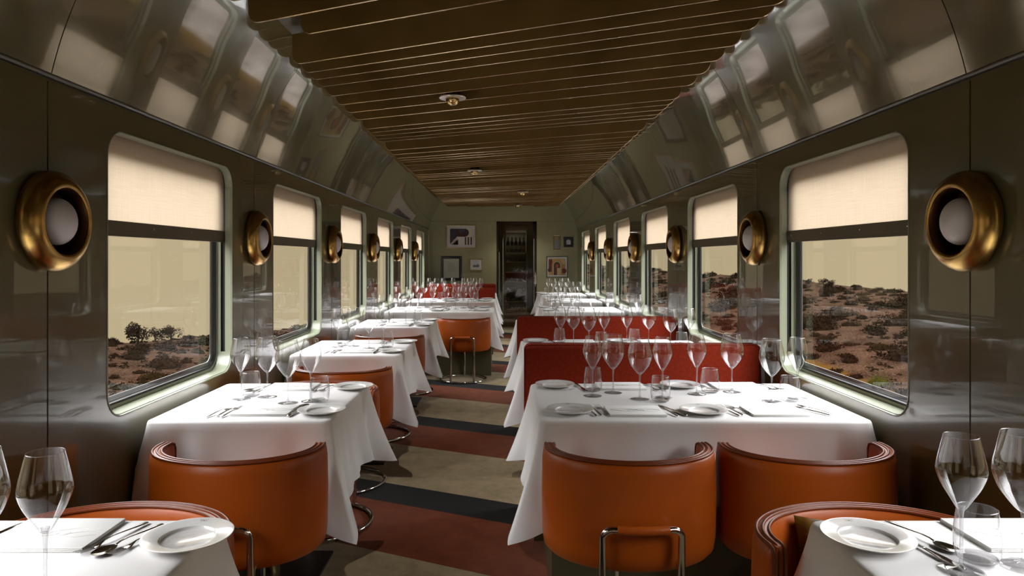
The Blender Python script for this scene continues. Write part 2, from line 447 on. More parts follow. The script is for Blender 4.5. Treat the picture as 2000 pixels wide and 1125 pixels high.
# door
dr = empty('door_1', ((DX0+DX1)/2, YE+.03, 0)); structure(dr)
cx = (DX0+DX1)/2
mb = MB()
for (a, b, c, d) in ((DX0, DX0+.035, 0, DZ), (DX1-.075, DX1, 0, DZ), (DX0, DX1, DZ-.05, DZ)):
    mb.box(a-cx, b-cx, -.02, .05, c, d)
bevel(mb.build('door_frame', pbr('dark_bronze_frame', (.05, .03, .015), .25, metal=.4), dr, smooth=False), .004)
MB().add([(DX0+.03-cx, .02, .0), (DX1-.07-cx, .02, .0), (DX1-.07-cx, .02, DZ-.04), (DX0+.03-cx, .02, DZ-.04)], [(0, 1, 2, 3)]).build('glass_pane', M['doorglass'], dr, smooth=False)
mb = MB()
for xx in (DX0+.055, DX0+.125, DX1-.055):
    mb.box(xx-.007-cx, xx+.007-cx, -.035, -.01, .1, 1.75 if xx > 0 else 1.5)
bevel(mb.build('pull_bar', M['sage'], dr, smooth=False), .003)
mb = MB(); hxx = DX1-.03-cx
mb.tube([(hxx, -.02, .82), (hxx, -.06, .84), (hxx, -.06, 1.10), (hxx, -.02, 1.12)], .010, 8)
mb.box(hxx-.02, hxx+.02, -.028, -.02, .88, 1.06)
mb.tube([(hxx, -.045, 1.0), (hxx-.10, -.045, 1.0)], .009, 8)
mb.build('door_handle', M['chrome'], dr)

# windows
def ring_loops(k, side, prof):
    rs = []
    for d, ins in prof:
        rs.append([(side*(HW+d), p[0], p[1]) for p in win_rect(k, ins)])
    return rs
BAR0, BAR1 = 1.462, 1.520
wn = 0
for side in (-1, 1):
    for k in KS:
        wn += 1
        c = Y0+S*(k+.5)
        w = empty('window_%d' % wn, (side*HW, c, SILL)); structure(w)
        off = Vector((side*HW, c, SILL))
        def part(name, prof, mat):
            rs = [[Vector(p)-off for p in r] for r in ring_loops(k, side, prof)]
            rs = [r+[r[0]] for r in rs]
            return MB().loft(rs, False, False).build(name, mat, w, angle=35)
        part('edge_trim', [(-.0005, -.005), (-.002, -.0045), (-.003, -.001), (-.002, .001), (.008, .003)], M['sage'])
        part('window_frame', [(.008, .003), (.034, .004), (.034, -.012), (.056, -.012), (.056, .006), (.062, .006), (.074, .008), (.076, .020)], M['sage'])
        part('blind_track', [(.0345, .003), (.0345, -.0115), (.0555, -.0115), (.0555, .003)], M['dark'])
        n9 = SEG+1
        def bottom(ins, d):
            return [Vector((side*(HW+d), p[0], p[1]))-off for p in win_rect(k, ins)[2*n9-4:4*n9][:n9*2+4]]
        rs = [bottom(.0045, .006), bottom(.0055, .060)]
        MB().loft(rs, False, False).build('sill', M['sage'], w, angle=35)
        part('seal', [(.076, .020), (.072, .024), (.074, .030), (.082, .034), (.086, .040)], M['gasket'])
        lp = [Vector((side*(HW+.084), p[0], p[1]))-off for p in win_rect(k, .032)]
        f = tuple(range(len(lp)))
        MB().add(lp, [f if side < 0 else f[::-1]]).build('glass_pane', M['pane'], w, smooth=False)
        # grey inner edge of the double glazing
        part('glazing_bar', [(.088, .034), (.090, .052), (.094, .052)], M['rubberdark'])
        # blind
        X = side*(HW+.045)
        pts = [p for p in rrect(c-.566, c+.566, SILL, WTOP+.008, WR, SEG)]
        top = [p for p in pts if p[1] > 1.6]
        top = top + [(c-.566, BAR1-.01), (c+.566, BAR1-.01)]
        offb = Vector((side*HW, c, BAR0))
        b = empty('roller_blind', offb)
        vs = [Vector((X, p[0], p[1]))-offb for p in top]; vs2 = [v+Vector((side*.0012, 0, 0)) for v in vs]
        n = len(vs); fs = [tuple(range(n)), tuple(range(2*n-1, n-1, -1))]+[(i, (i+1) % n, n+(i+1) % n, n+i) for i in range(n)]
        MB().add(vs+vs2, [fs[0]]).build('fabric', M['blind'], b, smooth=False)
        mb = MB(); mb.box(-.013+side*.045, .008+side*.045, -.563, .563, .012, BAR1-BAR0)
        mb.box(-.009+side*.045, .007+side*.045, -.563, .563, 0, .008)
        mb.box(-.006+side*.045, .004+side*.045, -.563, .563, .006, .014)
        hb = mb.build('hem_bar', M['hem'], b, smooth=False)
        mb = MB()
        for yy in (-.5, -.17, .17, .5):
            mt = Matrix.Translation((side*.045-side*.0105 - (.0025 if side > 0 else -.0), yy, .036)) @ Matrix.Rotation(-side*PI/2, 4, 'Y')
            mb.lathe([(.004, 0), (.004, .002), (.001, .003)], 8, mat=mt, cap1=True)
        mb.build('screw', M['silver'], hb)
        sd = 'left' if side < 0 else 'right'
        names = {-2: 'behind the camera position', -1: 'before the nearest sconce', 0: 'first window past the nearest sconce', 1: 'second window past the nearest sconce', 2: 'third window past the nearest sconce', 3: 'fourth window past the nearest sconce', 4: 'second window from the end wall', 5: 'window closest to the end wall'}
        tag(b, 'cream linen roller blind half lowered, %s side, %s' % (sd, names[k]), 'blind', 'linen blinds in the %s windows' % sd)

# sconces
def make_sconce():
    root = empty('wall_sconce')
    mt = Matrix.Rotation(PI/2, 4, 'Y')      # axis +z -> +x
    prof = [(.128, .002), (.146, .003), (.155, .010), (.157, .020), (.153, .035), (.144, .048), (.132, .058), (.119, .0655), (.110, .067), (.1045, .0635)]
    MB().lathe(prof, 64, mat=mt).build('ring_shade', M['brass'], root, angle=60)
    MB().lathe([(.1045, .0635), (.101, .056), (.099, .03), (.099, .004), (.0, .004)], 64, mat=mt).build('inner_cup', M['brassdark'], root)
    pr = [(.073*math.cos(a), .030+.075*math.sin(a)*.62) for a in [R(-40+130*i/16) for i in range(17)]]
    pr[-1] = (.0005, pr[-1][1])
    MB().lathe(pr, 48, mat=mt, cap1=True).build('opal_globe', M['globe'], root, angle=80)
    tag(root, 'x', 'wall light')
    return root
sc = make_sconce()
ordw = ['nearest', 'second', 'third', 'fourth', 'fifth', 'farthest']
for side in (-1, 1):
    for k in range(-1, 6):
        y = Y0+S*k
        sd = 'left' if side < 0 else 'right'
        if k < 0: lab = 'brass ring sconce on the %s wall seam behind the nearest table' % sd
        else: lab = 'brass ring sconce with opal globe, %s on the %s wall' % (ordw[k], sd)
        place(sc, (side*(HW+.0), y, 1.493), 0 if side < 0 else PI, lab, 'brass sconces along the %s wall' % sd)

# ------------------------------------------------------------------ ceiling fins
fin_left = [2.625, 2.866, 3.467, 3.63, 3.77, 3.925, 4.15, 4.386, 4.627, 4.868, 5.207, 5.357, 5.506, 5.658, 5.783, 6.242, 6.502, 6.737, 6.88, 7.02, 7.28, 7.42, 7.55, 7.69, 8.1]
y = 8.1
while y < 13.9:
    y += random.choice((.12, .14, .16, .22, .26, .34, .4)); fin_left.append(y)
y = 2.4
while y > -1.0:
    fin_left.append(y); y -= random.choice((.15, .2, .24, .3))
fin_left.sort()
FZ0, FZ1, FX = 2.36, 2.515, 1.085
ang = math.atan(SLOPE); ca = math.cos(ang)
for i, yl in enumerate(fin_left+[3.09]):
    xa, xb = -FX, FX
    if i == len(fin_left): xa = -.905
    # y(x) = yl + SLOPE*(x+FX)
    if yl > YE-.03: xa = -FX + (YE-.03-yl)/SLOPE
    if yl+SLOPE*2*FX < YB+.03: xb = -FX + (YB+.03-yl)/SLOPE
    if xb-xa < .25: continue
    xm = (xa+xb)/2; ym = yl+SLOPE*(xm+FX); ln = (xb-xa)/ca/2
    r = .055; pts = [(-ln, FZ1), (-ln, FZ0+r)]
    for j in range(1, 7): a = R(180+90*j/6); pts.append((-ln+r+r*math.cos(a), FZ0+r+r*math.sin(a)))
    for j in range(0, 7): a = R(270+90*j/6); pts.append((ln-r+r*math.cos(a), FZ0+r+r*math.sin(a)))
    pts.append((ln, FZ1))
    t = .004; bv = .0015
    loops = []
    for yy, ins in ((-t, bv), (-t+bv, 0), (t-bv, 0), (t, bv)):
        lp = []
        for (px, pz) in pts:
            qx = px*(1-ins/ln); qz = max(pz, FZ0) + (ins if pz < FZ0+r else 0)
            lp.append((qx, yy, qz-FZ0))
        loops.append(lp)
    mb = MB(); n = len(pts)
    mb.add(loops[0], [tuple(range(n-1, -1, -1))], 0)
    mb.add(loops[3], [tuple(range(n))], 0)
    mb.loft(loops, True, False, 1)
    o = mb.build('ceiling_fin', [M['fin'], M['finedge_lit']], smooth=False)
    o.location = (xm, ym, FZ0); o.rotation_euler = (0, 0, ang)
    lab = 'thin bronze fin hanging crosswise below the carriage ceiling'
    tag(o, lab, 'ceiling fin', 'bronze fins across the ceiling')

# eyeball downlights
def make_down():
    root = empty('ceiling_spotlight')
    MB().lathe([(.03, .010), (.078, .010), (.083, .004), (.080, 0), (.055, -.002), (.038, -.002), (.036, .004)], 40).build('flange', pbr('satin_nickel', (.62, .58, .55), .3, metal=.8), root)
    pr = [(.042*math.cos(R(a)), .0-.044*math.sin(R(a))) for a in range(-10, 75, 8)]
    MB().lathe(pr, 32).build('eyeball', M['gold'], root)
    MB().lathe([(.015, -.040), (.012, -.034), (.0005, -.033)], 20).build('lens', pbr('lamp_lens', (.8, .75, .7), .1), root)
    MB().lathe([(.05, .009), (.05, .06)], 24).build('housing', M['brassdark'], root)
    tag(root, 'x', 'spotlight'); return root
dl = make_down()
dls = [(-.30, 4.16, 'nearest to the camera'), (-.305, 7.64, 'second along the ceiling'), (.31, 10.13, 'third along the ceiling'), (.30, 12.6, 'closest to the end wall')]
for (x, y, t) in dls:
    place(dl, (x+CX, y, 2.352), 0, 'small brass eyeball ceiling spotlight, %s' % t, 'eyeball spotlights in the ceiling')
    ld = bpy.data.lights.new('spot_lamp', 'SPOT'); ld.energy = 30; ld.spot_size = R(110); ld.spot_blend = .8; ld.shadow_soft_size = .03; ld.color = (1, .965, .92)
    lo = bpy.data.objects.new('spot_lamp', ld); COL.objects.link(lo); lo.location = (x+CX, y, 2.29); lo['kind'] = 'helper'

# ------------------------------------------------------------------ furniture
def plan(th, a, b, o=0.0):
    """plan curve of the tub back: th=0 at the back; o = offset outwards"""
    x = a*math.sin(th); y = b - b*math.cos(th)
    nx, ny = math.sin(th)/a, -math.cos(th)/b
    l = math.hypot(nx, ny)
    return x+nx/l*o, y+ny/l*o
def make_chair():
    root = empty('tub_chair')
    A, B, TH = .308, .240, R(101)
    n = 48; sec = [(-.045, .352), (-.022, .345), (-.006, .362), (0, .40), (.003, .55), (0, .665), (-.004, .692), (-.014, .703), (-.036, .703), (-.046, .692), (-.050, .66), (-.050, .46), (-.048, .36)]
    rings = []
    for i in range(n+1):
        th = -TH+2*TH*i/n
        rings.append([(*plan(th, A, B, o), z) for o, z in sec])
    # rounded arm ends
    def endring(src, th, sgn, sh, fwd):
        out = []
        for o, z in sec:
            oo = -.025+(o+.025)*sh; zz = .52+(z-.52)*(1-(1-sh)*.03)
            x, y = plan(th, A, B, oo)
            tx, ty = A*math.cos(th)*sgn, B*math.sin(th)*sgn
            l = math.hypot(tx, ty); out.append((x+tx/l*fwd, y+ty/l*fwd, zz))
        return out
    rings = [endring(None, -TH, -1, .35, .013), endring(None, -TH, -1, .75, .009)] + rings + [endring(None, TH, 1, .75, .009), endring(None, TH, 1, .35, .013)]
    MB().loft(rings[::-1], True, True).build('backrest', M['leather'], root, angle=50)
    # piping: three welts round the rim and down the arm fronts
    mb = MB()
    for o in (-.010, -.025, -.040):
        path = []
        def tip(th, sgn, z, f):
            x, y = plan(th, A, B, o); tx, ty = A*math.cos(th)*sgn, B*math.sin(th)*sgn; l = math.hypot(tx, ty)
            return (x+tx/l*f, y+ty/l*f, z)
        path += [tip(-TH, -1, z, .014) for z in (.37, .45, .55, .65, .68)] + [tip(-TH, -1, .697, .009)]
        for i in range(0, 49):
            th = -TH+.02+2*(TH-.02)*i/48; path.append((*plan(th, A, B, o), .7025))
        path += [tip(TH, 1, .697, .009)] + [tip(TH, 1, z, .014) for z in (.68, .65, .55, .45, .37)]
        mb.tube(path, .0046, 6)
    mb.build('piping', M['piping'], root, angle=80)
    # seat
    def oval(sc, z, fr=.40):
        pts = []
        for i in range(40):
            a = 2*PI*i/40; c, s = math.cos(a), math.sin(a)
            x = (A-.055)*sc*math.copysign(abs(s)**.7, s); yy = .215-(.165*sc)*c if c > 0 else .215-(fr-.215)*sc*math.copysign(abs(c)**.6, c)
            pts.append((x, yy, z))
        return pts
    MB().loft([oval(.90, .36), oval(.99, .37), oval(1.0, .40), oval(.985, .425), oval(.93, .438), oval(.6, .445), oval(.2, .447)], True, True).build('seat', M['leather'], root, angle=50)
    MB().loft([oval(.80, .335), oval(.93, .337), oval(.95, .36)], True, True).build('seat_pan', M['leather'], root)
    # chrome frame
    mb = MB(); rr = .011; RC = .262; yc = RC-.045
    mb.tube([(RC*math.sin(2*PI*i/48), yc-RC*math.cos(2*PI*i/48), rr+.002) for i in range(48)], rr, 10, True)
    mb.build('floor_ring', M['chrome'], root, angle=80)
    xb = .128; zb = .505
    yb = yc-math.sqrt(RC**2-xb**2)
    path = [(-xb, yb, .012), (-xb, yb-.001, .30), (-xb, yb-.004, zb-.03)]
    for j in range(1, 7): a = R(90*j/6); path.append((-xb+.03*(1-math.cos(a)), yb-.006-.01*math.sin(a), zb-.03+.03*math.sin(a)))
    left = path; right = [(-p[0], p[1], p[2]) for p in path[::-1]]
    yq = path[-1][1]
    mid = [(x, yq-.012*(1-(x/.1)**2), zb) for x in (-.075, -.05, -.025, 0, .025, .05, .075)]
    mb = MB(); mb.tube(left+mid+right, .0115, 10)
    mb.build('rear_leg_loop', M['chrome'], root, angle=80)
    MB().tube([(x, yq-.012*(1-(x/.1)**2), zb) for x in [-.082+.0137*i for i in range(13)]], .0145, 12).build('leather_grip', M['leather'], root, angle=80)
    for xs in (-xb, xb):
        MB().tube([(xs, yb, .30), (xs, yb+.02, .36), (xs, yb+.05, .37)], .010, 8).build('bracket', M['chrome'], root)
    MB().tube([(0, yc+RC, .012), (0, yc+RC-.01, .2), (0, yc+RC-.03, .345)], .0105, 10).build('front_leg', M['chrome'], root, angle=80)
    tag(root, 'x', 'chair'); return root
chair = make_chair()

def table_geo(kind):
    return 0
def cloth_mesh(hw, hd, seed, ws, lim, drop=.295, tip=.43):
    """draped cloth: flat top, rounded edge, hanging sides, corners falling to points"""
    rnd = random.Random(seed)
    r0 = .035
    # perimeter samples on rounded rect: (x,y,nx,ny, cornerness)
    P = []
    def side(ax, ay, bx, by, nx, ny, m):
        ln = math.hypot(bx-ax, by-ay)
        for i in range(m):
            t = i/m; P.append((ax+(bx-ax)*t, ay+(by-ay)*t, nx, ny, min(t*ln, (1-t)*ln)+.045, None))
    def corner(cx, cy, a0, ci, m=14):
        for i in range(m):
            a = R(a0+90*i/m); P.append((cx+r0*math.cos(a), cy+r0*math.sin(a), math.cos(a), math.sin(a), abs(i/m-.5)*2*.045, (ci, (i/m))))
    x, y = hw-r0, hd-r0
    mx = max(10, int(hw*2/.022)); my = max(10, int(hd*2/.022))
    side(hw, -y, hw, y, 1, 0, my); corner(x, y, 0, 0)
    side(x, hd, -x, hd, 0, 1, mx); corner(-x, y, 90, 1)
    side(-hw, y, -hw, -y, -1, 0, my); corner(-x, -y, 180, 2)
    side(-x, -hd, x, -hd, 0, -1, mx); corner(x, -y, 270, 3)
    ph = [rnd.uniform(0, 6.28) for _ in range(8)]
    n = len(P)
    fr = [0, .08, .16, .26, .38, .50, .62, .74, .86, .95, 1.0]
    rings = []
    # top rounding
    for (ins, dz) in ((.30, 0), (.12, 0), (.03, 0.0), (.012, -.0008), (.004, -.0045)):
        rings.append([(p[0]-p[2]*ins, p[1]-p[3]*ins, dz) if ins < .1 else (p[0]*(1-ins), p[1]*(1-ins), dz) for p in P])
    rings.append([(p[0], p[1], -.012) for p in P])
    W = .25
    for f in fr[1:]:
        ring = []
        for q, p in enumerate(P):
            px, py, nx, ny, dist, cn = p
            c = max(0, 1-dist/W)
            cs = c*c*(3-2*c)
            tq = tip+(.0 if py < 0 else -.035)
            ln = drop + (tq-drop)*c**1.1
            if cn:
                ci = cn[0]
                # fold pinched at the middle of the corner
            z = -.012 - ln*f
            ss = px*1.0+py*1.7
            wave = .012*math.sin(ss*9+ph[0])+.009*math.sin(ss*17+ph[1])+.004*math.sin(ss*31+ph[2])
            out = .012*f + .030*f*f + wave*f*(1-.6*cs)*1.1
            # channel beside the corner fold
            if not cn:
                out += -.040*f*math.exp(-((dist-.15)/.045)**2)
            ox, oy = nx*out, ny*out
            if c > 0:
                dx, dy = math.copysign(1, px), math.copysign(1, py)
                k = .10*f**1.1*c*c
                ox += dx*k*1.0; oy += dy*k*.55
            fx = px+ox
            if fx*ws > lim: fx = ws*(lim-.001*f)
            ring.append((fx, py+oy, z))
        rings.append(ring)
    mb = MB()
    mb.loft(rings, True, False)
    mb.f.append(tuple(range(n))); mb.mi.append(0)
    mb.f = [f[::-1] if len(f) == 4 else f for f in mb.f]
    return mb

ORD = {-1: 'nearest', 0: 'second', 1: 'third', 2: 'fourth', 3: 'fifth', 4: 'sixth', 5: 'farthest'}
# rows: (side, k, x0, x1) in car coordinates
TABLES = []
for k in (-1, 0, 1, 2): TABLES.append(('left', k, -1.385, -.672, 2))
for k in (3, 4, 5): TABLES.append(('left', k, -1.385, -.115, 4))
TABLES.append(('right', -1, .70, 1.400, 2))
for k in (0, 1, 2): TABLES.append(('right', k, .118, 1.400, 4))
TABLES += [('right', 3, .45, 1.400, 2), ('right', 4, .62, 1.400, 2), ('right', 5, .61, 1.400, 2)]
HD = .395
for (sd, k, x0, x1, cap) in TABLES:
    cx = (x0+x1)/2; cy = Y0+S*(k+.5); hw = (x1-x0)/2
    tn = '%s %s table' % (ORD[k], sd)
    t = empty('dining_table', (cx, cy, 0))
    mb = MB(); mb.box(-hw+.012, hw-.012, -HD+.012, HD-.012, TZ-.035, TZ-.006)
    bevel(mb.build('tabletop', M['tableolive'], t, smooth=False), .004)
    if cap == 4:
        MB().box(-hw+.06, hw-.03, -.26, .26, .0, TZ-.035).build('box_base', M['tableolive'], t, smooth=False)
    else:
        MB().lathe([(.035, .012), (.033, .03), (.033, TZ-.04)], 24).build('pedestal', M['gold'], t)
        MB().lathe([(.15, TZ-.045), (.15, TZ-.035)], 24, cap0=True, cap1=True).build('mounting_plate', M['blackplate'], t)
        bevel(MB().box(-.22, .22, -.2, .2, 0, .014).build('base_plate', M['blackplate'], t, smooth=False), .003)
    tag(t, ('wide olive box-based table under white cloth, %s' if cap == 4 else 'pedestal table for two under white cloth, %s') % tn, 'table', '%s side dining tables' % sd)
    c = cloth_mesh(hw, HD, k*7+(3 if sd == 'left' else 11), -1 if sd == 'left' else 1, HW-.018-abs(cx)).build('tablecloth', M['cloth'], angle=180)
    c.location = (cx, cy, TZ)
    tag(c, 'white linen tablecloth draped over the %s' % tn, 'tablecloth', 'white tablecloths on the %s' % sd)

CHG = 'tan leather tub chairs'
def put_chair(x, yb, toward, label, grp=CHG):
    """yb = world y of the outside of the back; toward=+1 chair opens to +y"""
    return place(chair, (x, yb, 0), 0 if toward > 0 else PI, label, grp)
LX = -.965
put_chair(.433, 2.225, 1, 'tan leather tub chair at second right table, aisle side of the pair')
put_chair(1.068, 2.225, 1, 'tan leather tub chair at second right table, window side of the pair')
put_chair(LX, 2.225, 1, 'tan leather tub chair with back to camera at second left table')
put_chair(LX-.03, 1.90, -1, 'tan leather tub chair facing camera beyond the nearest left table')
rc = put_chair(.905, 1.895, -1, 'tan leather tub chair holding a gold cushion beyond nearest right table')
put_chair(LX, 3.77, -1, 'tan leather tub chair on the far side of the second left table, mostly hidden')
for k, w in ((1, 'third'), (2, 'fourth')):
    put_chair(LX-.04, Y0+S*(k+.5)-.765, 1, 'tan leather tub chair with back to camera at %s left table' % w)
    put_chair(LX-.04, Y0+S*(k+.5)+.78, -1, 'tan leather tub chair on the far side of the %s left table' % w)
put_chair(-.455, Y0+S*3.5-.765, 1, 'tan leather tub chair showing chrome legs in the aisle at fifth left table')
put_chair(-.455, Y0+S*3.5+.78, -1, 'tan leather tub chair on the far side of the fifth left table')
put_chair(-.455, Y0+S*4.5-.765, 1, 'tan leather tub chair with back to camera at sixth left table')

# cushion
def make_pillow():
    n = 20; rings = []; hw_, hh = .19, .13
    vs = []; fs = []
    for s in (1, -1):
        o = len(vs)
        for i in range(n+1):
            for j in range(n+1):
                u, v = -1+2*i/n, -1+2*j/n
                ex = 1-.07*(1-v*v); ey = 1-.09*(1-u*u)
                t = max(0, (1-u**4)*(1-v**4))**.5*.055
                vs.append((u*hw_*ex, s*t+.004*noise.noise(Vector((u*3, v*3, s))), v*hh*ey))
        for i in range(n):
            for j in range(n):
                a = o+i*(n+1)+j; f = (a, a+1, a+n+2, a+n+1)
                fs.append(f if s > 0 else f[::-1])
    o = MB().add(vs, fs).build('cushion', M['pillow'], angle=180)
    return o
pl = make_pillow(); pl.location = (.925, 1.765, .565); pl.rotation_euler = (R(-12), R(4), 0)
tag(pl, 'mottled gold velvet cushion leaning in the nearest right tub chair', 'cushion')

def rbox(mb, x0, x1, y0, y1, z0, z1, r, seg=4):
    """box with all edges rounded (superellipsoid-like loft along z)"""
    rings = []
    for i in range(seg+1):
        a = R(90*i/seg); ins = r*(1-math.sin(a)); z = z0+r*(1-math.cos(a)); rings.append((ins, z))
    top = [(ins, z1-(z-z0)) for ins, z in rings[::-1]]
    out = []
    for ins, z in rings+top:
        loop = []
        rr = max(r-ins*.0, .001)
        for (cx_, cy_, a0) in ((x1-r, y1-r, 0), (x0+r, y1-r, 90), (x0+r, y0+r, 180), (x1-r, y0+r, 270)):
            for j in range(seg+1):
                a = R(a0+90*j/seg); q = r-ins
                loop.append((cx_+q*math.cos(a), cy_+q*math.sin(a), z))
        out.append(loop)
    mb.loft(out, True, True)
def banquette(x0, x1, yf, label):
    cx = (x0+x1)/2; hw = (x1-x0)/2
    b = empty('banquette', (cx, yf, 0))
    mb = MB(); rbox(mb, -hw, hw, 0, .10, .30, .905, .03, 5); mb.build('backrest', M['velvet'], b, angle=60)
    mb = MB(); rbox(mb, -hw+.01, hw, -.44, -.002, .30, .44, .03, 4); mb.build('seat', M['velvet'], b, angle=60)
    mb = MB()
    def loop(y):
        r = .032; pts = []
        for (cx_, cz_, a0) in ((hw-r, .905-r, 90), (-hw+r, .905-r, 180)):
            pass
        pts = [(hw-.002, y, .32), (hw-.002, y, .905-r)]
        for j in range(1, 6): a = R(90*j/5); pts.append((hw-r-.002+r*math.cos(a), y, .903-r+r*math.sin(a)))
        for j in range(0, 6): a = R(90+90*j/5); pts.append((-hw+r+.002+r*math.cos(a), y, .903-r+r*math.sin(a)))
        pts += [(-hw+.002, y, .32)]
        return pts
    mb.tube(loop(.018), .005, 6); mb.tube(loop(.082), .005, 6)
    mb.build('piping', M['velvet'], b, angle=80)
    MB().box(-hw+.03, hw, -.40, .09, 0, .30).build('plinth', M['tableolive'], b, smooth=False)
    tag(b, label, 'banquette', 'red velvet banquettes')
banquette(.104, 1.40, 3.73, 'red velvet banquette behind the second right table')
banquette(.104, 1.40, 5.49, 'red velvet banquette behind the third right table')
banquette(-1.40, -.13, 10.72, 'red velvet banquette behind the sixth left table')
banquette(-1.40, -.13, 12.46, 'red velvet banquette against the end wall')

# ------------------------------------------------------------------ tableware prototypes
def spline(pts, m=6):
    out = []
    for i in range(len(pts)-1):
        p0 = pts[max(i-1, 0)]; p1 = pts[i]; p2 = pts[i+1]; p3 = pts[min(i+2, len(pts)-1)]
        for j in range(m):
            t = j/m
            out.append(tuple(.5*((2*p1[q])+(-p0[q]+p2[q])*t+(2*p0[q]-5*p1[q]+4*p2[q]-p3[q])*t*t+(-p0[q]+3*p1[q]-3*p2[q]+p3[q])*t**3) for q in range(2)))
    out.append(pts[-1]); return out
def glass(name, bowl, zb):
    root = empty(name)
    mb = MB(); pr = spline(bowl, 5)
    mb.lathe(pr, 40)
    r, z = bowl[-1]
    mb.tube([(r*math.cos(2*PI*i/40), r*math.sin(2*PI*i/40), z) for i in range(40)], .0009, 5, True)
    mb.build('bowl', M['bowl'], root, angle=180)
    MB().lathe(spline([(.0075, zb+.012), (.005, zb-.002), (.0036, zb-.02), (.0032, .06), (.0036, .02), (.006, .008)], 4), 14).build('stem', M['stem'], root, angle=180)
    MB().lathe([(.006, .008), (.014, .0045), (.028, .0026), (.0405, .0018), (.0415, .0010), (.0405, .0002), (.001, .0002)], 36).build('foot', M['foot'], root, angle=50)
    tag(root, 'x', 'wine glass'); return root
gw = glass('wine_glass', [(.0005, .108), (.010, .1125), (.024, .128), (.041, .152), (.0515, .180), (.0525, .200), (.047, .228), (.0385, .268)], .108)
gn = glass('wine_glass', [(.0005, .120), (.008, .124), (.019, .142), (.034, .168), (.0435, .194), (.0432, .210), (.0375, .238), (.0305, .268)], .120)
def make_tumbler():
    root = empty('water_tumbler')
    mb = MB(); mb.lathe(spline([(.030, .004), (.038, .010), (.0425, .030), (.0425, .055), (.0395, .085), (.036, .108)], 4), 36)
    mb.tube([(.036*math.cos(2*PI*i/36), .036*math.sin(2*PI*i/36), .108) for i in range(36)], .0011, 5, True)
    mb.build('wall', M['tumbler'], root, angle=180)
    MB().lathe([(.001, .009), (.028, .009), (.036, .011), (.037, .006), (.030, .001), (.001, .001)], 36).build('thick_base', M['foot'], root, angle=50)
    tag(root, 'x', 'glass'); return root
tum = make_tumbler()
def make_plate():
    root = empty('side_plate')
    MB().lathe([(.001, .004), (.054, .004), (.0575, .0062), (.0595, .0105), (.063, .0118), (.080, .0140), (.0925, .0165), (.0945, .0165), (.0945, .0145), (.085, .010), (.06, .003), (.055, 0), (.001, 0)], 56).build('dish', M['plate'], root, angle=40)
    mb = MB()
    def zz(x, y): return .0162-(.0945-math.hypot(x, y))*.21+.0006
    # monogram: two bars, a looping cipher
    for sx in (-.0085, .0085):
        mb.tube([(sx, .0745, zz(sx, .0745)), (sx, .0875, zz(sx, .0875))], .00045, 4)
    pts = []
    for i in range(41):
        t = 2*PI*i/40; x = .0058*math.cos(t); y = .081+.0034*math.sin(2*t); pts.append((x, y, zz(x, y)))
    mb.tube(pts, .0006, 4)
    mb.tube([(-.001, .0845, zz(0, .0845)), (.0015, .0775, zz(0, .0775))], .0006, 4)
    mb.build('monogram', M['mark'], root)
    tag(root, 'x', 'plate'); return root
plate = make_plate()
def make_napkin():
    root = empty('folded_napkin')
    mb = MB()
    nx, ny = 20, 16; W, H = .112, .085
    rnd = random.Random(3)
    for l in range(3):
        z0 = .0029*l; z1 = z0+.0027
        dx = rnd.uniform(-.002, .002); dy = .002*l
        rings = []
        rbox(mb, -W+dx, W+dx, -H+dy*.5, H-dy*.4, z0, z1, .00130, 2)
    m = mb.build('folds', M['napkin'], root, angle=30)
    mb = MB()
    for q in range(3):
        pts = [(-.10+.2*i/40+.0*q, -.02+.018*q+.006*math.sin(i*.35+q*2), .0088) for i in range(41)]
        mb.tube(pts, .0005, 4)
    for q in range(2):
        mb.tube([(.022*math.cos(2*PI*i/30)+(-.01 if q else .014), -.005+.014*math.sin(2*PI*i/30), .0088) for i in range(30)], .0005, 4, True)
    mb.build('embroidery', M['thread'], root)
    tag(root, 'x', 'napkin'); return root
nap = make_napkin()
def sweep_flat(mb, st, n=10):
    """stations (y, halfwidth, z, thick)"""
    rings = []
    for (y, w, z, t) in st:
        rings.append([(w*math.cos(2*PI*i/n), y, z+t*math.sin(2*PI*i/n)) for i in range(n)])
    mb.loft(rings, True, True)
def make_fork():
    mb = MB()
    sweep_flat(mb, [(-.095, .002, .003, .001), (-.093, .0055, .0035, .0016), (-.07, .006, .005, .002), (-.03, .004, .0075, .0018), (.0, .0024, .009, .0015), (.022, .0024, .0075, .0014), (.033, .005, .0045, .0013), (.043, .0100, .003, .0010), (.052, .0115, .0032, .0010)])
    for q in range(4):
        x = -.0098+.0065*q
        mb.tube([(x, .050, .0032), (x, .070, .0042), (x*1.02, .090, .0075)], lambda t: .0014*(1-.45*t), 5)
    o = mb.build('table_fork', M['silver'], angle=60); tag(o, 'x', 'fork'); return o
def make_knife():
    mb = MB()
    sweep_flat(mb, [(-.105, .002, .004, .001), (-.103, .0062, .0045, .003), (-.07, .0068, .005, .0038), (-.02, .0055, .005, .0034), (.005, .0042, .005, .003)])
    sweep_flat(mb, [(.003, .0042, .005, .002), (.018, .0065, .005, .0009), (.05, .0095, .0045, .0007), (.085, .0088, .004, .0006), (.103, .004, .004, .0005), (.107, .001, .004, .0004)])
    o = mb.build('table_knife', M['silver'], angle=60); tag(o, 'x', 'knife'); return o
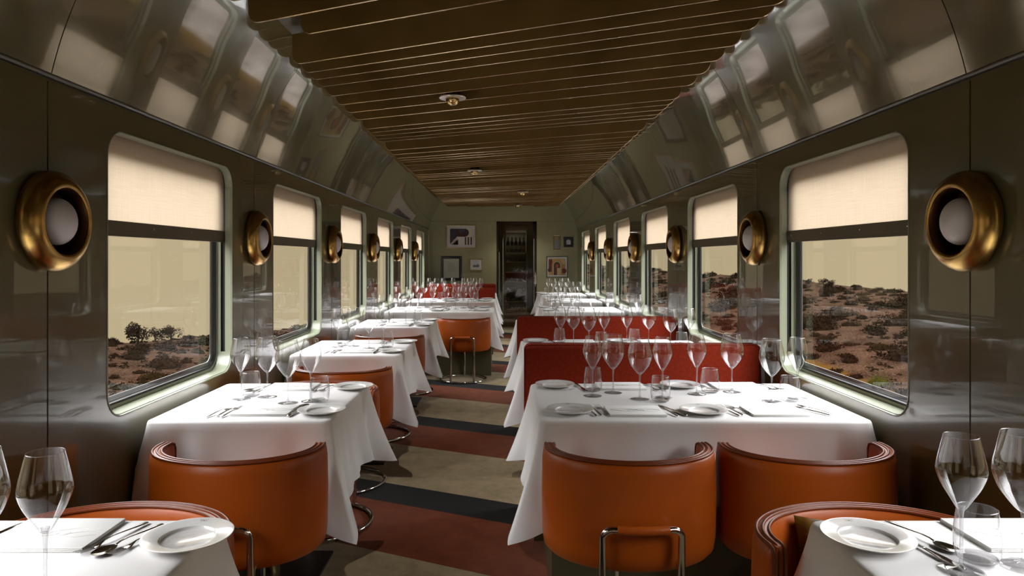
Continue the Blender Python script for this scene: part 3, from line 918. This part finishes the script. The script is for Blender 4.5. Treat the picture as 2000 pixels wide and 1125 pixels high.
def make_spoon():
    mb = MB()
    sweep_flat(mb, [(-.095, .002, .003, .001), (-.093, .0055, .0035, .0016), (-.07, .006, .005, .002), (-.03, .004, .0075, .0018), (.0, .0024, .0095, .0015), (.022, .0024, .009, .0015), (.034, .0032, .0065, .0012)])
    # bowl
    nr, na = 7, 22; top = []; 
    def ring(f, dz):
        out = []
        for i in range(na):
            a = 2*PI*i/na; x = .0185*f*math.sin(a)*(1-.10*math.cos(a)); y = .062+.029*f*-math.cos(a)
            out.append((x, y, .0065-.0060*(1-f*f)+dz))
        return out
    rs = [ring(f, .0006) for f in (.05, .3, .55, .75, .9, 1)]+[ring(f, -.0004) for f in (1.0, .9, .75, .55, .3, .05)]
    mb.loft(rs, True, True)
    o = mb.build('table_spoon', M['silver'], angle=60); tag(o, 'x', 'spoon'); return o
fork, knife, spoon = make_fork(), make_knife(), make_spoon()

# place settings. positions: (proto, dx, dy, rot deg, text); dx in car coords relative to the aisle edge,
# positive towards the window; dy relative to the table centre
GZ = TZ+.0008
def settings2(sd, k, x0, x1):
    s = -1 if sd == 'left' else 1
    ed = (x1 if sd == 'left' else x0); cy = Y0+S*(k+.5)
    tn = '%s %s table' % (ORD[k], sd)
    far = k >= 3
    items = [
        (gn, .17, -.03, 0, 'slim wine glass, aisle end of the row'), (gw, .258, -.075, 0, 'broad wine glass, second from the aisle'),
        (gw, .39, .05, 0, 'broad wine glass, third from the aisle'), (gn, .495, .0, 0, 'slim wine glass closest to the window'),
        (tum, .14, -.045, 0, 'water tumbler at the aisle end'), (tum, .47, .07, 0, 'water tumbler at the window end'),
        (plate, .075, -.25, 0, 'white side plate of the near setting'), (plate, .058, .25, 0, 'white side plate of the far setting'),
        (nap, .30, -.235, 0, 'folded white napkin of the near setting'), (nap, .345, .27, 0, 'folded white napkin of the far setting'),
        (fork, .475, -.25, -10, 'fork nearest the window, near setting'), (fork, .45, -.235, -8, 'middle fork of the near setting'),
        (knife, .172, -.235, -8, 'knife beside the near napkin'), (spoon, .195, -.215, -14, 'spoon beside the near napkin'),
        (fork, .178, .24, 168, 'fork beside the far plate'), (fork, .205, .235, 166, 'inner fork of the far setting'),
        (knife, .475, .235, 174, 'knife at window side of the far napkin'),
    ]
    if not far:
        items += [(fork, .427, -.25, -6, 'fork touching the near napkin'), (spoon, .50, .25, 150, 'spoon at window side of the far setting')]
    if k == -1 and sd == 'right':
        ov = {('knife', 0): 0}
        items = [i for i in items if i[2] < .1]
        items = [(gn, .187, .12, 0, 'slim wine glass with open rim in front'), (gw, .325, .14, 0, 'broad wine glass at the window end'),
                 (tum, .25, .165, 0, 'water tumbler between the wine glasses'), (plate, .078, .262, 0, 'white side plate at the table corner'),
                 (nap, .42, .29, 0, 'folded white napkin on the window half'), (spoon, .205, .28, 164, 'spoon lying beside the plate'),
                 (knife, .172, .22, 168, 'knife with dark blade beside the plate')]
    if k == -1 and sd == 'left':
        items = [(gn, .176, .005, 0, 'slim wine glass, aisle end of the row'), (gw, .31, .015, 0, 'broad wine glass by the picture edge'),
                 (plate, .036, .262, 0, 'white side plate at the table corner'), (nap, .345, .29, 0, 'folded white napkin on the window half'),
                 (fork, .205, .272, 162, 'fork beside the napkin'), (spoon, .165, .262, 162, 'spoon between the forks'), (fork, .135, .268, 162, 'fork tucked against the plate'),
                 (knife, .48, .25, 168, 'knife beyond the napkin')]
    for (p, dx, dy, rot, txt) in items:
        j = random.Random(hash((sd, k, txt)) if False else sum(map(ord, sd+txt))+k*31)
        jx, jy = j.uniform(-.006, .006), j.uniform(-.006, .006)
        if k == -1: jx = jy = 0
        grp = {'wine_glass': 'wine glasses', 'water_tumbler': 'water tumblers', 'side_plate': 'side plates', 'folded_napkin': 'folded napkins', 'table_fork': 'forks', 'table_knife': 'knives', 'table_spoon': 'spoons'}[p.name.split('.')[0]]
        place(p, (ed+s*dx+jx, cy+dy+jy, GZ), R(rot if s < 0 else -rot), '%s, %s' % (txt, tn), '%s on the %s' % (grp, tn))
def settings4(sd, k, x0, x1):
    """positions measured on the second right table (x from its aisle edge)"""
    cy = Y0+S*(k+.5); tn = '%s %s table' % (ORD[k], sd)
    e = .14
    items = [
        (gn, .408, .077, 0, 'slim wine glass, first from the aisle'), (gw, .512, .147, 0, 'broad wine glass, second from the aisle'),
        (gw, .606, .005, 0, 'broad wine glass, third from the aisle'), (gn, .713, .037, 0, 'slim wine glass, fourth from the aisle'),
        (gn, .8875, .117, 0, 'slim wine glass, fifth from the aisle'), (gw, 1.064, .165, 0, 'broad wine glass, third from the window'),
        (gw, 1.166, -.043, 0, 'broad wine glass, second from the window'), (gn, 1.304, .02, 0, 'slim wine glass closest to the window'),
        (tum, .425, .19, 0, 'water tumbler, first from the aisle'), (tum, .686, -.04, 0, 'water tumbler, second from the aisle'),
        (tum, .961, .16, 0, 'water tumbler, third from the aisle'), (tum, 1.245, -.04, 0, 'water tumbler closest to the window'),
        (plate, .275, -.243, 0, 'white side plate, near side by the aisle'), (plate, .81, -.253, 0, 'white side plate, near side mid table'),
        (plate, .256, .30, 0, 'white side plate, far side by the aisle'), (plate, .857, .295, 0, 'white side plate, far side mid table'),
        (nap, .535, -.245, 0, 'folded white napkin, near side by the aisle'), (nap, 1.095, -.245, 0, 'folded white napkin, near side by the window'),
        (nap, .57, .29, 0, 'folded white napkin, far side by the aisle'), (nap, 1.125, .29, 0, 'folded white napkin, far side by the window'),
        (fork, .353, -.235, 10, 'outer fork beside the near aisle plate'), (fork, .373, -.222, 10, 'middle fork beside the near aisle plate'), (fork, .41, -.225, 9, 'fork touching the near aisle napkin'),
        (spoon, .663, -.24, 14, 'spoon right of the near aisle napkin'), (knife, .69, -.225, 18, 'knife right of the near aisle napkin'),
        (fork, .905, -.235, 14, 'outer fork beside the mid table plate'), (fork, .925, -.22, 14, 'middle fork beside the mid table plate'), (fork, .965, -.225, 18, 'fork touching the near window napkin'),
        (knife, 1.24, -.225, 28, 'knife right of the near window napkin'), (spoon, 1.265, -.215, 30, 'spoon right of the near window napkin'),
        (knife, .376, .27, 190, 'knife between far aisle plate and tumbler'), (fork, .705, .26, 200, 'fork left of the far mid table plate'), (fork, .735, .27, 205, 'fork touching the far mid table plate'),
        (knife, .972, .27, 200, 'knife right of the far mid table plate'), (fork, 1.25, .27, 205, 'fork beside the far window napkin'), (fork, 1.285, .28, 205, 'outermost fork on the far window corner'),
    ]
    for (p, x, dy, rot, txt) in items:
        if k >= 3 and p in (fork, knife, spoon) and x > .9: continue
        px = x+CX if sd == 'right' else -(x+CX)
        j = random.Random(sum(map(ord, sd+txt))+k*31); jx, jy = j.uniform(-.008, .008), j.uniform(-.008, .008)
        if k == 0: jx = jy = 0
        grp = {'wine_glass': 'wine glasses', 'water_tumbler': 'water tumblers', 'side_plate': 'side plates', 'folded_napkin': 'folded napkins', 'table_fork': 'forks', 'table_knife': 'knives', 'table_spoon': 'spoons'}[p.name.split('.')[0]]
        place(p, (px+jx, cy+dy+jy, GZ), R(rot if sd == 'right' else -rot), '%s, %s' % (txt, tn), '%s on the %s' % (grp, tn))
for (sd, k, x0, x1, cap) in TABLES:
    if cap == 2: settings2(sd, k, x0, x1)
    else: settings4(sd, k, x0, x1)

# ------------------------------------------------------------------ pictures on the end wall
PW = (YE-.02)/F
def wx(px): return (px-980)*PW+CX
def wz(py): return EYE-(py-504)*PW
def quadm(mb, x0, x1, z0, z1, y, mi=0): mb.add([(x0, y, z0), (x1, y, z0), (x1, y, z1), (x0, y, z1)], [(0, 1, 2, 3)], mi)
def disc(mb, cx, cz, r, y, a0=0, a1=360, mi=0, n=24):
    vs = [(cx, y, cz)]+[(cx+r*math.cos(R(a0+(a1-a0)*i/n)), y, cz+r*math.sin(R(a0+(a1-a0)*i/n))) for i in range(n+1)]
    mb.add(vs, [(0, i+1, i+2) for i in range(n)], mi)
def flat(c, name='print_ink'): return pbr(name, c, .5)
def picture(px0, py0, px1, py1, fmat, fw, mat_w, mcol, label, draw=None, name='framed_picture', dome=None):
    x0, x1, z1, z0 = wx(px0), wx(px1), wz(py0), wz(py1)
    cx, cz = (x0+x1)/2, (z0+z1)/2; w, h = (x1-x0)/2, (z1-z0)/2
    o = empty(name, (cx, YE, z0))
    mb = MB(); D = .022
    mb.box(-w, w, -D, -.001, 0, fw); mb.box(-w, w, -D, -.001, 2*h-fw, 2*h)
    mb.box(-w, -w+fw, -D, -.001, fw, 2*h-fw); mb.box(w-fw, w, -D, -.001, fw, 2*h-fw)
    bevel(mb.build('frame', fmat, o, smooth=False), .003)
    MB().box(-w+fw*.8, w-fw*.8, -.010, -.001, fw*.8, 2*h-fw*.8).build('mount', flat(mcol, 'mount_card'), o, smooth=False)
    if draw:
        iw, ih = w-fw-mat_w, h-fw-mat_w
        draw(o, iw, ih, h)
    tag(o, label, 'picture'); return o
def dA(o, w, h, hc):
    mb = MB(); y = -.0115; d = .0004
    cols = [(.70, .62, .50), (.035, .03, .04), (.07, .012, .012), (.62, .42, .28), (.72, .70, .66), (.03, .03, .03), (.05, .05, .07)]
    B = hc-h
    quadm(mb, -w, w, B, B+2*h, y, 0)
    quadm(mb, -w, -.1*w, B+h, B+2*h, y-d, 1)
    quadm(mb, -.35*w, .35*w, B+h, B+2*h, y-2*d, 2); disc(mb, .35*w, B+1.5*h, .5*h, y-2*d, -90, 90, 1)
    disc(mb, .05*w, B+1.9*h, .45*h, y-2.5*d, 180, 360, 6)
    for i in range(5): quadm(mb, -w+i*.12*w, -.9*w+i*.12*w+.02*w, B+(.15+i*.17)*h, B+h*1.05, y-3*d, 1)
    for i in range(4): quadm(mb, -.88*w+i*.14*w, -.2*w, B, B+(.2+.19*i)*h, y-3.5*d, 3)
    quadm(mb, -.25*w, .3*w, B, B+h*.95, y-4*d, 4)
    for i in range(3): quadm(mb, (.34+i*.26)*w, (.46+i*.26)*w, B, B+.95*h, y-4.5*d, 5)
    mb.build('print', [flat(c) for c in cols], o, smooth=False)
def dB(o, w, h, hc):
    mb = MB(); B = hc-h
    quadm(mb, -w, w, B, B+2*h, -.0112, 0)
    rnd = random.Random(4)
    for l in range(9):
        z = B+2*h*(.78-.055*l); x = -w*(.55-.1*rnd.random()); xe = w*(.35+.35*rnd.random()); pts = []
        while x < xe:
            pts.append((x, -.0122, z+rnd.uniform(-.005, .005))); x += .0045
        if len(pts) > 3: mb.tube(pts, .0011, 4, mi=1)
    mb.build('written_sheet', [flat((.62, .62, .54), 'paper'), M['mark']], o, smooth=False)
    mb = MB()
    W, H = w+.035, hc
    for i in range(26):
        z = .02+(2*hc-.04)*i/25
        for sx in (-1, 1): mb.lathe([(.008, 0), (.007, .003), (.001, .005)], 6, mat=Matrix.Translation((sx*(w+.036), -.022, z)) @ Matrix.Rotation(PI/2, 4, 'X'))
    mb.build('studs', pbr('stud_pewter', (.2, .2, .2), .4, metal=.6), o)
def dC(o, w, h, hc):
    mb = MB(); B = hc-h; cols = [(.55, .58, .62), (.12, .13, .15), (.75, .75, .75), (.04, .04, .05)]
    quadm(mb, -w, w, B, B+2*h, -.0112, 0)
    disc(mb, -.45*w, B+.9*h, .7*h, -.0116, 20, 160, 2); quadm(mb, -w, w, B, B+.8*h, -.012, 1); quadm(mb, -.55*w, -.42*w, B+.5*h, B+1.5*h, -.0124, 3)
    disc(mb, .5*w, B+.7*h, .45*h, -.0122, 0, 180, 1)
    mb.build('print', [flat(c) for c in cols], o, smooth=False)
def dD(o, w, h, hc):
    mb = MB(); B = hc-h; cols = [(.20, .16, .09), (.22, .23, .26), (.38, .27, .09)]
    quadm(mb, -w, w, B, B+2*h, -.0112, 0); quadm(mb, -w*.8, w*.8, B+.1*h, B+1.35*h, -.0116, 1); disc(mb, 0, B+1.35*h, w*.8, -.0118, 0, 180, 1); disc(mb, 0, B+1.6*h, w*.6, -.012, 0, 360, 2)
    mb.build('print', [flat(c) for c in cols], o, smooth=False)
def dE(o, w, h, hc):
    mb = MB(); B = hc-h; cols = [(.03, .025, .025), (.62, .64, .68), (.05, .05, .05)]
    quadm(mb, -w, w, B, B+2*h, -.0112, 0); quadm(mb, -w*.72, w*.72, B+.2*h, B+1.1*h, -.0116, 1); disc(mb, 0, B+1.1*h, w*.72, -.0118, 0, 180, 1)
    quadm(mb, -w*.5, -w*.38, B+.2*h, B+.9*h, -.012, 2); quadm(mb, -w*.7, w*.7, B+.15*h, B+.3*h, -.0121, 2)
    mb.build('print', [flat(c) for c in cols], o, smooth=False)
def dF(o, w, h, hc):
    mb = MB(); B = hc-h; y = -.0112; d = .0004
    cols = [(.50, .33, .12), (.14, .03, .015), (.42, .22, .06), (.06, .02, .015), (.42, .09, .03), (.52, .38, .2)]
    quadm(mb, -w, w, B, B+2*h, y, 0); quadm(mb, -w, -.55*w, B+.4*h, B+1.9*h, y-d, 1); quadm(mb, .5*w, w, B, B+1.3*h, y-d, 2); quadm(mb, .5*w, w, B+1.3*h, B+2*h, y-d, 5)
    for r, ci, q in ((.62, 2, 2), (.5, 5, 3), (.38, 3, 4), (.2, 1, 5)):
        quadm(mb, -r*w, r*w, B, B+1.2*h, y-q*d, ci); disc(mb, 0, B+1.2*h, r*w, y-q*d, 0, 180, ci)
    disc(mb, .03*w, B+1.1*h, .17*w, y-6*d, 0, 360, 4); quadm(mb, 0, .4*w, B, B+.85*h, y-6*d, 5); disc(mb, -.85*w, B+.6*h, .25*w, y-2*d, 90, 270, 3); disc(mb, .85*w, B+.5*h, .3*w, y-2*d, 0, 360, 1)
    mb.build('print', [flat(c) for c in cols], o, smooth=False)
WHT = (.62, .62, .61)
picture(871.8, 439.7, 929.1, 485, M['gold'], .014, .055, WHT, 'gold framed abstract print of stairs and bars, left of the doorway', dA)
picture(861, 500.3, 902, 548, M['black'], .052, .0, (.6, .6, .5), 'black studded frame around a handwritten sheet', dB)
picture(917.8, 505.6, 942.2, 528, M['gold'], .012, .048, WHT, 'small gold framed grey landscape print', dC)
picture(1080.7, 459.3, 1094.7, 488, M['gold'], .009, .002, (.25, .2, .1), 'narrow upright gold frame right of the doorway', dD)
picture(1101, 463, 1120, 482.7, M['black'], .034, .0, (.03, .03, .03), 'small square black frame with a pale arch', dE)
picture(1067.4, 500.7, 1108.4, 541.4, M['black'], .009, .032, WHT, 'thin black framed print of ochre and maroon arches', dF)

# ------------------------------------------------------------------ wine cabinet beyond the door
fx0, fx1, fy, fz0, fz1 = .052, .476, 13.75, .235, 1.96
fr = empty('wine_cabinet', ((fx0+fx1)/2, fy, 0)); fcx = (fx0+fx1)/2
mb = MB(); w = (fx1-fx0)/2
mb.box(-w-.03, w+.03, .0, .55, 0, fz0); mb.box(-w-.03, -w, 0, .55, fz0, fz1+.06); mb.box(w, w+.03, 0, .55, fz0, fz1+.06); mb.box(-w, w, 0, .55, fz1, fz1+.06); mb.box(-w, w, .53, .55, fz0, fz1)
mb.build('body', pbr('cabinet_wood', (.10, .075, .04), .4), fr, smooth=False)
MB().add([(-w, -.005, fz0), (w, -.005, fz0), (w, -.005, fz1), (-w, -.005, fz1)], [(0, 1, 2, 3)]).build('glass_door', M['doorglass'], fr, smooth=False)
shz = [.30, .50, .70, .90, 1.10, 1.30, 1.50]
for z in shz: MB().box(-w+.004, w-.004, .02, .5, z-.012, z).build('shelf', pbr('beech_shelf', (.42, .36, .26), .5), fr, smooth=False)
MB().box(-w+.01, w-.01, .04, .5, fz1-.05, fz1-.02).build('lamp_strip', pbr('lamp_strip_white', (.8, .8, .8), .4), fr, smooth=False)
ld = bpy.data.lights.new('cabinet_lamp', 'AREA'); ld.energy = 1.6; ld.size = .3; ld.shape = 'RECTANGLE'; ld.size_y = .05
lo = bpy.data.objects.new('cabinet_lamp', ld); COL.objects.link(lo); lo.location = (fcx, fy+.15, fz1-.055); lo['kind'] = 'helper'
mb = MB(); mb.lathe(spline([(.036, .002), (.0375, .01), (.0375, .18), (.034, .205), (.016, .235), (.0145, .26), (.0145, .298)], 3), 16, cap0=True, cap1=True)
tag(fr, 'tall wine cabinet with glass door seen through the end doorway', 'cabinet')
bot = empty('wine_bottle'); mb.build('glass_body', pbr('dark_bottle_glass', (.006, .008, .006), .08), bot, angle=50)
MB().lathe([(.0380, .06), (.0380, .13)], 16).build('label', pbr('bottle_label', (.45, .43, .38), .6), bot)
tag(bot, 'x', 'bottle')
kids(bot)
for i in range(5):
    place(bot, (fcx-.16+.08*i, fy+.08, 1.502), -PI/2, 'dark wine bottle standing on the top shelf of the wine cabinet', 'standing bottles in the wine cabinet')
for z in shz[:-1]:
    for i in range(5):
        o = copy_thing(bot, (fcx-.16+.08*i, fy+.40, z+.039), 0); o.rotation_euler = (PI/2, 0, 0)
        o['label'] = 'dark wine bottle lying on a rack of the wine cabinet'; o['group'] = 'lying bottles in the wine cabinet'

# ------------------------------------------------------------------ land outside
def hz(side, x, y):
    n1 = noise.noise(Vector((x*.05, y*.05, 3.1*side))); n2 = noise.noise(Vector((x*.22, y*.22, 7.7)))
    if side > 0:
        if x < 22.5: b = -8.25
        elif x < 56: t = (x-22.5)/33.5; b = -8.25+3.75*(t**.85)
        else: b = -4.5-(x-56)*.12
        b += n1*.75*min(1, max(0, (x-20)/10)) + n2*.22
    else:
        fall = -max(0, y-58)*.078
        if x < 22: b = -8.7
        elif x < 36: b = -8.7+1.15*((x-22)/14)
        else: b = -7.55-(x-36)*.25
        b += fall + n1*.35+n2*.10
    return b+EYE
for side in (-1, 1):
    xs = [3+i*1.0 for i in range(66)] if side > 0 else [3+i*1.0 for i in range(48)]
    ys = [-45+i*1.5 for i in range(110)] + [120+i*6 for i in range(60 if side > 0 else 12)]
    vs = [(side*x, y, hz(side, x, y)) for y in ys for x in xs]
    n = len(xs); fs = []
    for j in range(len(ys)-1):
        for i in range(n-1):
            f = (j*n+i, j*n+i+1, (j+1)*n+i+1, (j+1)*n+i); fs.append(f if side > 0 else f[::-1])
    structure(MB().add(vs, fs).build('hillside', M['hill'], angle=180))
def make_bush(seed, mat, up=1.0, nleaf=1000):
    rnd = random.Random(seed); mb = MB()
    # woody core
    core = []
    na, nr = 10, 5
    for i in range(nr+1):
        e = R(90*i/nr); core.append([( .74*math.cos(e)*math.cos(2*PI*j/na)*(1+.2*rnd.random()), .74*math.cos(e)*math.sin(2*PI*j/na)*(1+.2*rnd.random()), .5*up*math.sin(e)) for j in range(na)])
    mb.loft(core, True, False)
    for i in range(nleaf):
        a = rnd.uniform(0, 2*PI); e = math.asin(rnd.random()); r = rnd.uniform(.7, 1.05)*(1+.18*math.sin(3*a+seed))
        p = Vector((r*math.cos(e)*math.cos(a), r*math.cos(e)*math.sin(a), r*math.sin(e)*.68*up))
        u = Vector((rnd.gauss(0, 1), rnd.gauss(0, 1), rnd.gauss(0, 1))).normalized(); v = u.orthogonal().normalized(); s = rnd.uniform(.03, .085)
        mb.add([p-u*s, p+v*s*.6, p+u*s, p-v*s*.6], [(0, 1, 2, 3)])
    o = mb.build('scrub_bush', mat, smooth=False); tag(o, 'x', 'bush'); return o
def make_tree(seed):
    rnd = random.Random(seed); t = empty('hill_tree')
    mb = MB()
    mb.tube([(0, 0, -.2), (.04, .02, .5), (0, 0, 1.0)], lambda q: .10*(1-.5*q), 6)
    for i in range(5):
        a = rnd.uniform(0, 6.28); mb.tube([(0, 0, .6), (.4*math.cos(a), .4*math.sin(a), 1.2)], .04, 5)
    mb.build('trunk', M['bark'], t)
    mb = MB()
    cl = [(rnd.uniform(-.5, .5), rnd.uniform(-.5, .5), rnd.uniform(.55, 1.2), rnd.uniform(.35, .6)) for _ in range(7)]
    for i in range(800):
        c = rnd.choice(cl); d = Vector((rnd.gauss(0, 1), rnd.gauss(0, 1), rnd.gauss(0, 1))).normalized()*c[3]*rnd.uniform(.5, 1.05)
        p = Vector(c[:3])+d; u = Vector((rnd.gauss(0, 1), rnd.gauss(0, 1), rnd.gauss(0, 1))).normalized(); v = u.orthogonal().normalized(); s = rnd.uniform(.05, .12)
        mb.add([p-u*s, p+v*s*.6, p+u*s, p-v*s*.6], [(0, 1, 2, 3)])
    mb.build('crown', M['bush'], t, smooth=False)
    tag(t, 'x', 'tree'); return t
bushes = [make_bush(1, M['bush']), make_bush(2, M['bush'], 1.2), make_bush(3, M['bush2'], .7), make_bush(4, M['bush'], .8)]
trees = [make_tree(5), make_tree(6)]
rnd = random.Random(21)
def put_scaled(p, side, x, y, s, label, group, sink=.1):
    o = place(p, (side*x, y, hz(side, x, y)-sink*s), rnd.uniform(0, 6.28), label, group); o.scale = (s*rnd.uniform(.9, 1.3), s*rnd.uniform(.9, 1.3), s); return o
OCC = [(1, 23.9, 43.2, 1.0)]
def free(side, x, y, s):
    for (a, b, c, d) in OCC:
        if a == side and math.hypot(b-x, c-y) < (d+s)*1.18: return False
    OCC.append((side, x, y, s)); return True
for px_, x_ in ((268, 34.5), (302, 35.5), (333, 35.5)): OCC.append((-1, x_, (x_-CX)*F/(980-px_), 1.3))
for side in (-1, 1):
    sdn = 'left' if side < 0 else 'right'
    got = 0; tries = 0
    if side > 0: wed = [(540, 810, 6), (355, 465, 3), (268, 330, 1.3), (205, 255, 1), (150, 205, .6)]; want = 215
    else: wed = [(520, 790, 6), (350, 455, 2)]; want = 75
    while got < want and tries < 6000:
        tries += 1
        q = rnd.uniform(0, sum(t[2] for t in wed))
        for t in wed:
            if q < t[2]: break
            q -= t[2]
        dx = rnd.uniform(t[0], t[1])
        x = rnd.uniform(23, 56.5) if side > 0 else rnd.uniform(22, 36)
        y = x*F/dx
        s = rnd.choice((.5, .6, .7, .8, 1.0, 1.2, 1.5, 2.1))*(.6+.4*x/40) if side > 0 else rnd.choice((.35, .5, .6, .8, 1.1, 1.6))
        s *= 1+.25*(600/dx-1)
        if not free(side, x, y, s*1.05): continue
        got += 1
        p = rnd.choice(bushes)
        put_scaled(p, side, x, y, s, 'low dark scrub bush on the stony hillside outside the %s windows' % sdn, 'scrub bushes outside the %s windows' % sdn)
    # uncountable small tufts between the bushes
    mb = MB()
    for i in range(1000 if side > 0 else 450):
        t = rnd.choice(wed); dx = rnd.uniform(t[0], t[1])
        x = rnd.uniform(23, 57) if side > 0 else rnd.uniform(22, 37)
        y = x*F/dx; s = rnd.uniform(.12, .42); z = hz(side, x, y)
        for j in range(14):
            a = rnd.uniform(0, 6.28); r = s*rnd.random()**.5; c = Vector((side*x+r*math.cos(a), y+r*math.sin(a), z+s*.45*rnd.random()))
            u = Vector((rnd.gauss(0, 1), rnd.gauss(0, 1), rnd.gauss(0, .6))).normalized(); v = u.orthogonal().normalized(); q = s*rnd.uniform(.25, .5)
            mb.add([c-u*q, c+v*q*.6, c+u*q, c-v*q*.6], [(0, 1, 2, 3)])
    tf = mb.build('scrub_tufts', M['bush'], smooth=False); tag(tf, 'small dark tufts of scrub scattered between the bushes, %s side' % sdn, 'scrub', kind='stuff')
    for i in range(34 if side > 0 else 12):
        x = rnd.uniform(53, 57) if side > 0 else rnd.uniform(34.5, 36.5)
        y = rnd.uniform(1.6, 6)*x if side > 0 else rnd.uniform(1.6, 3.6)*x
        if not free(side, x, y, .9): continue
        put_scaled(rnd.choice(trees if side > 0 or i % 3 == 0 else bushes), side, x, y, rnd.uniform(.5, .95) if side > 0 else rnd.uniform(.5, .8), 'small dark tree or shrub on the skyline outside the %s windows' % sdn, 'skyline growth outside the %s windows' % sdn, .25)
for (px, x, s, lab) in ((268, 34.5, 1.35, 'bulky dark tree on the skyline, left of the other crowns in the first left window'), (302, 35.5, .95, 'mid sized skyline tree between two others in the first left window'), (333, 35.5, 1.05, 'round skyline tree, rightmost of three in the first left window')):
    put_scaled(trees[0], -1, x, (x-CX)*F/(980-px), s, lab, 'skyline trees in the first left window', .1)
gb = make_bush(9, M['bushgreen'], 1.3, 1200)
gb.location = (23.9, 23.9*F/(1717-980), hz(1, 23.9, 43)-.1); gb.scale = (.75, .75, .75)
tag(gb, 'bright green rounded bush at the foot of the hill by yellow grass', 'bush')

# ------------------------------------------------------------------ sky
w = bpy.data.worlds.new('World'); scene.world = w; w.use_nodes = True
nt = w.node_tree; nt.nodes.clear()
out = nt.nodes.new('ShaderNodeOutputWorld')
tc = N(nt, 'ShaderNodeTexCoord'); sp = N(nt, 'ShaderNodeSeparateXYZ'); L(nt, tc, 'Generated', sp, 'Vector')
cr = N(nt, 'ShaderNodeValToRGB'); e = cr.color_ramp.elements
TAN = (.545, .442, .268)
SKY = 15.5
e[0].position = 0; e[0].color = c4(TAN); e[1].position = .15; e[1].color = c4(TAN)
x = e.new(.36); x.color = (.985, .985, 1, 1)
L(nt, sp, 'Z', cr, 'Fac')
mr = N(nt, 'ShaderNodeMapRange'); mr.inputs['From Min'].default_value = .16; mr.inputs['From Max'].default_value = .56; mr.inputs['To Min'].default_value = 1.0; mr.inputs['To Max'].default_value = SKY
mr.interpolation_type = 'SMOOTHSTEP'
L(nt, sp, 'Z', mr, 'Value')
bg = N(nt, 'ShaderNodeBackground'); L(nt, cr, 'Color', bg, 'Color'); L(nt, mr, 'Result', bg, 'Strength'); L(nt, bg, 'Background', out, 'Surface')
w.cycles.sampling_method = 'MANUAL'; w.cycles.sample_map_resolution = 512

# portals for the window light
for side in (-1, 1):
    for k in KS:
        ld = bpy.data.lights.new('window_portal', 'AREA'); ld.shape = 'RECTANGLE'; ld.size = BAR0-SILL-.03; ld.size_y = 1.04
        ld.cycles.is_portal = True
        lo = bpy.data.objects.new('window_portal', ld); COL.objects.link(lo)
        lo.location = (side*(HW+.10), Y0+S*(k+.5), (SILL+BAR0)/2)
        lo.rotation_euler = (0, side*PI/2, 0); lo['kind'] = 'helper'

# ------------------------------------------------------------------ camera and view
cd = bpy.data.cameras.new('camera'); cam = bpy.data.objects.new('camera', cd); COL.objects.link(cam)
cam.location = (CX, 0, EYE); cam.rotation_euler = (PI/2, 0, 0)
cd.sensor_width = 36; cd.sensor_fit = 'HORIZONTAL'; cd.lens = F/2000*36
cd.shift_x = (1000-980)/2000; cd.shift_y = (504-562.5)/2000
cd.clip_start = .02; cd.clip_end = 1500
scene.camera = cam
scene.view_settings.view_transform = 'Standard'; scene.view_settings.look = 'None'
scene.view_settings.exposure = 0; scene.view_settings.gamma = 1; scene.view_settings.use_curve_mapping = False
cy = scene.cycles
cy.use_denoising = True; cy.denoiser = 'OPENIMAGEDENOISE'; cy.denoising_input_passes = 'RGB_ALBEDO_NORMAL'
cy.max_bounces = 9; cy.diffuse_bounces = 4; cy.glossy_bounces = 5; cy.transmission_bounces = 6; cy.transparent_max_bounces = 40
cy.caustics_reflective = False; cy.caustics_refractive = False; cy.sample_clamp_indirect = 6; cy.blur_glossy = .5
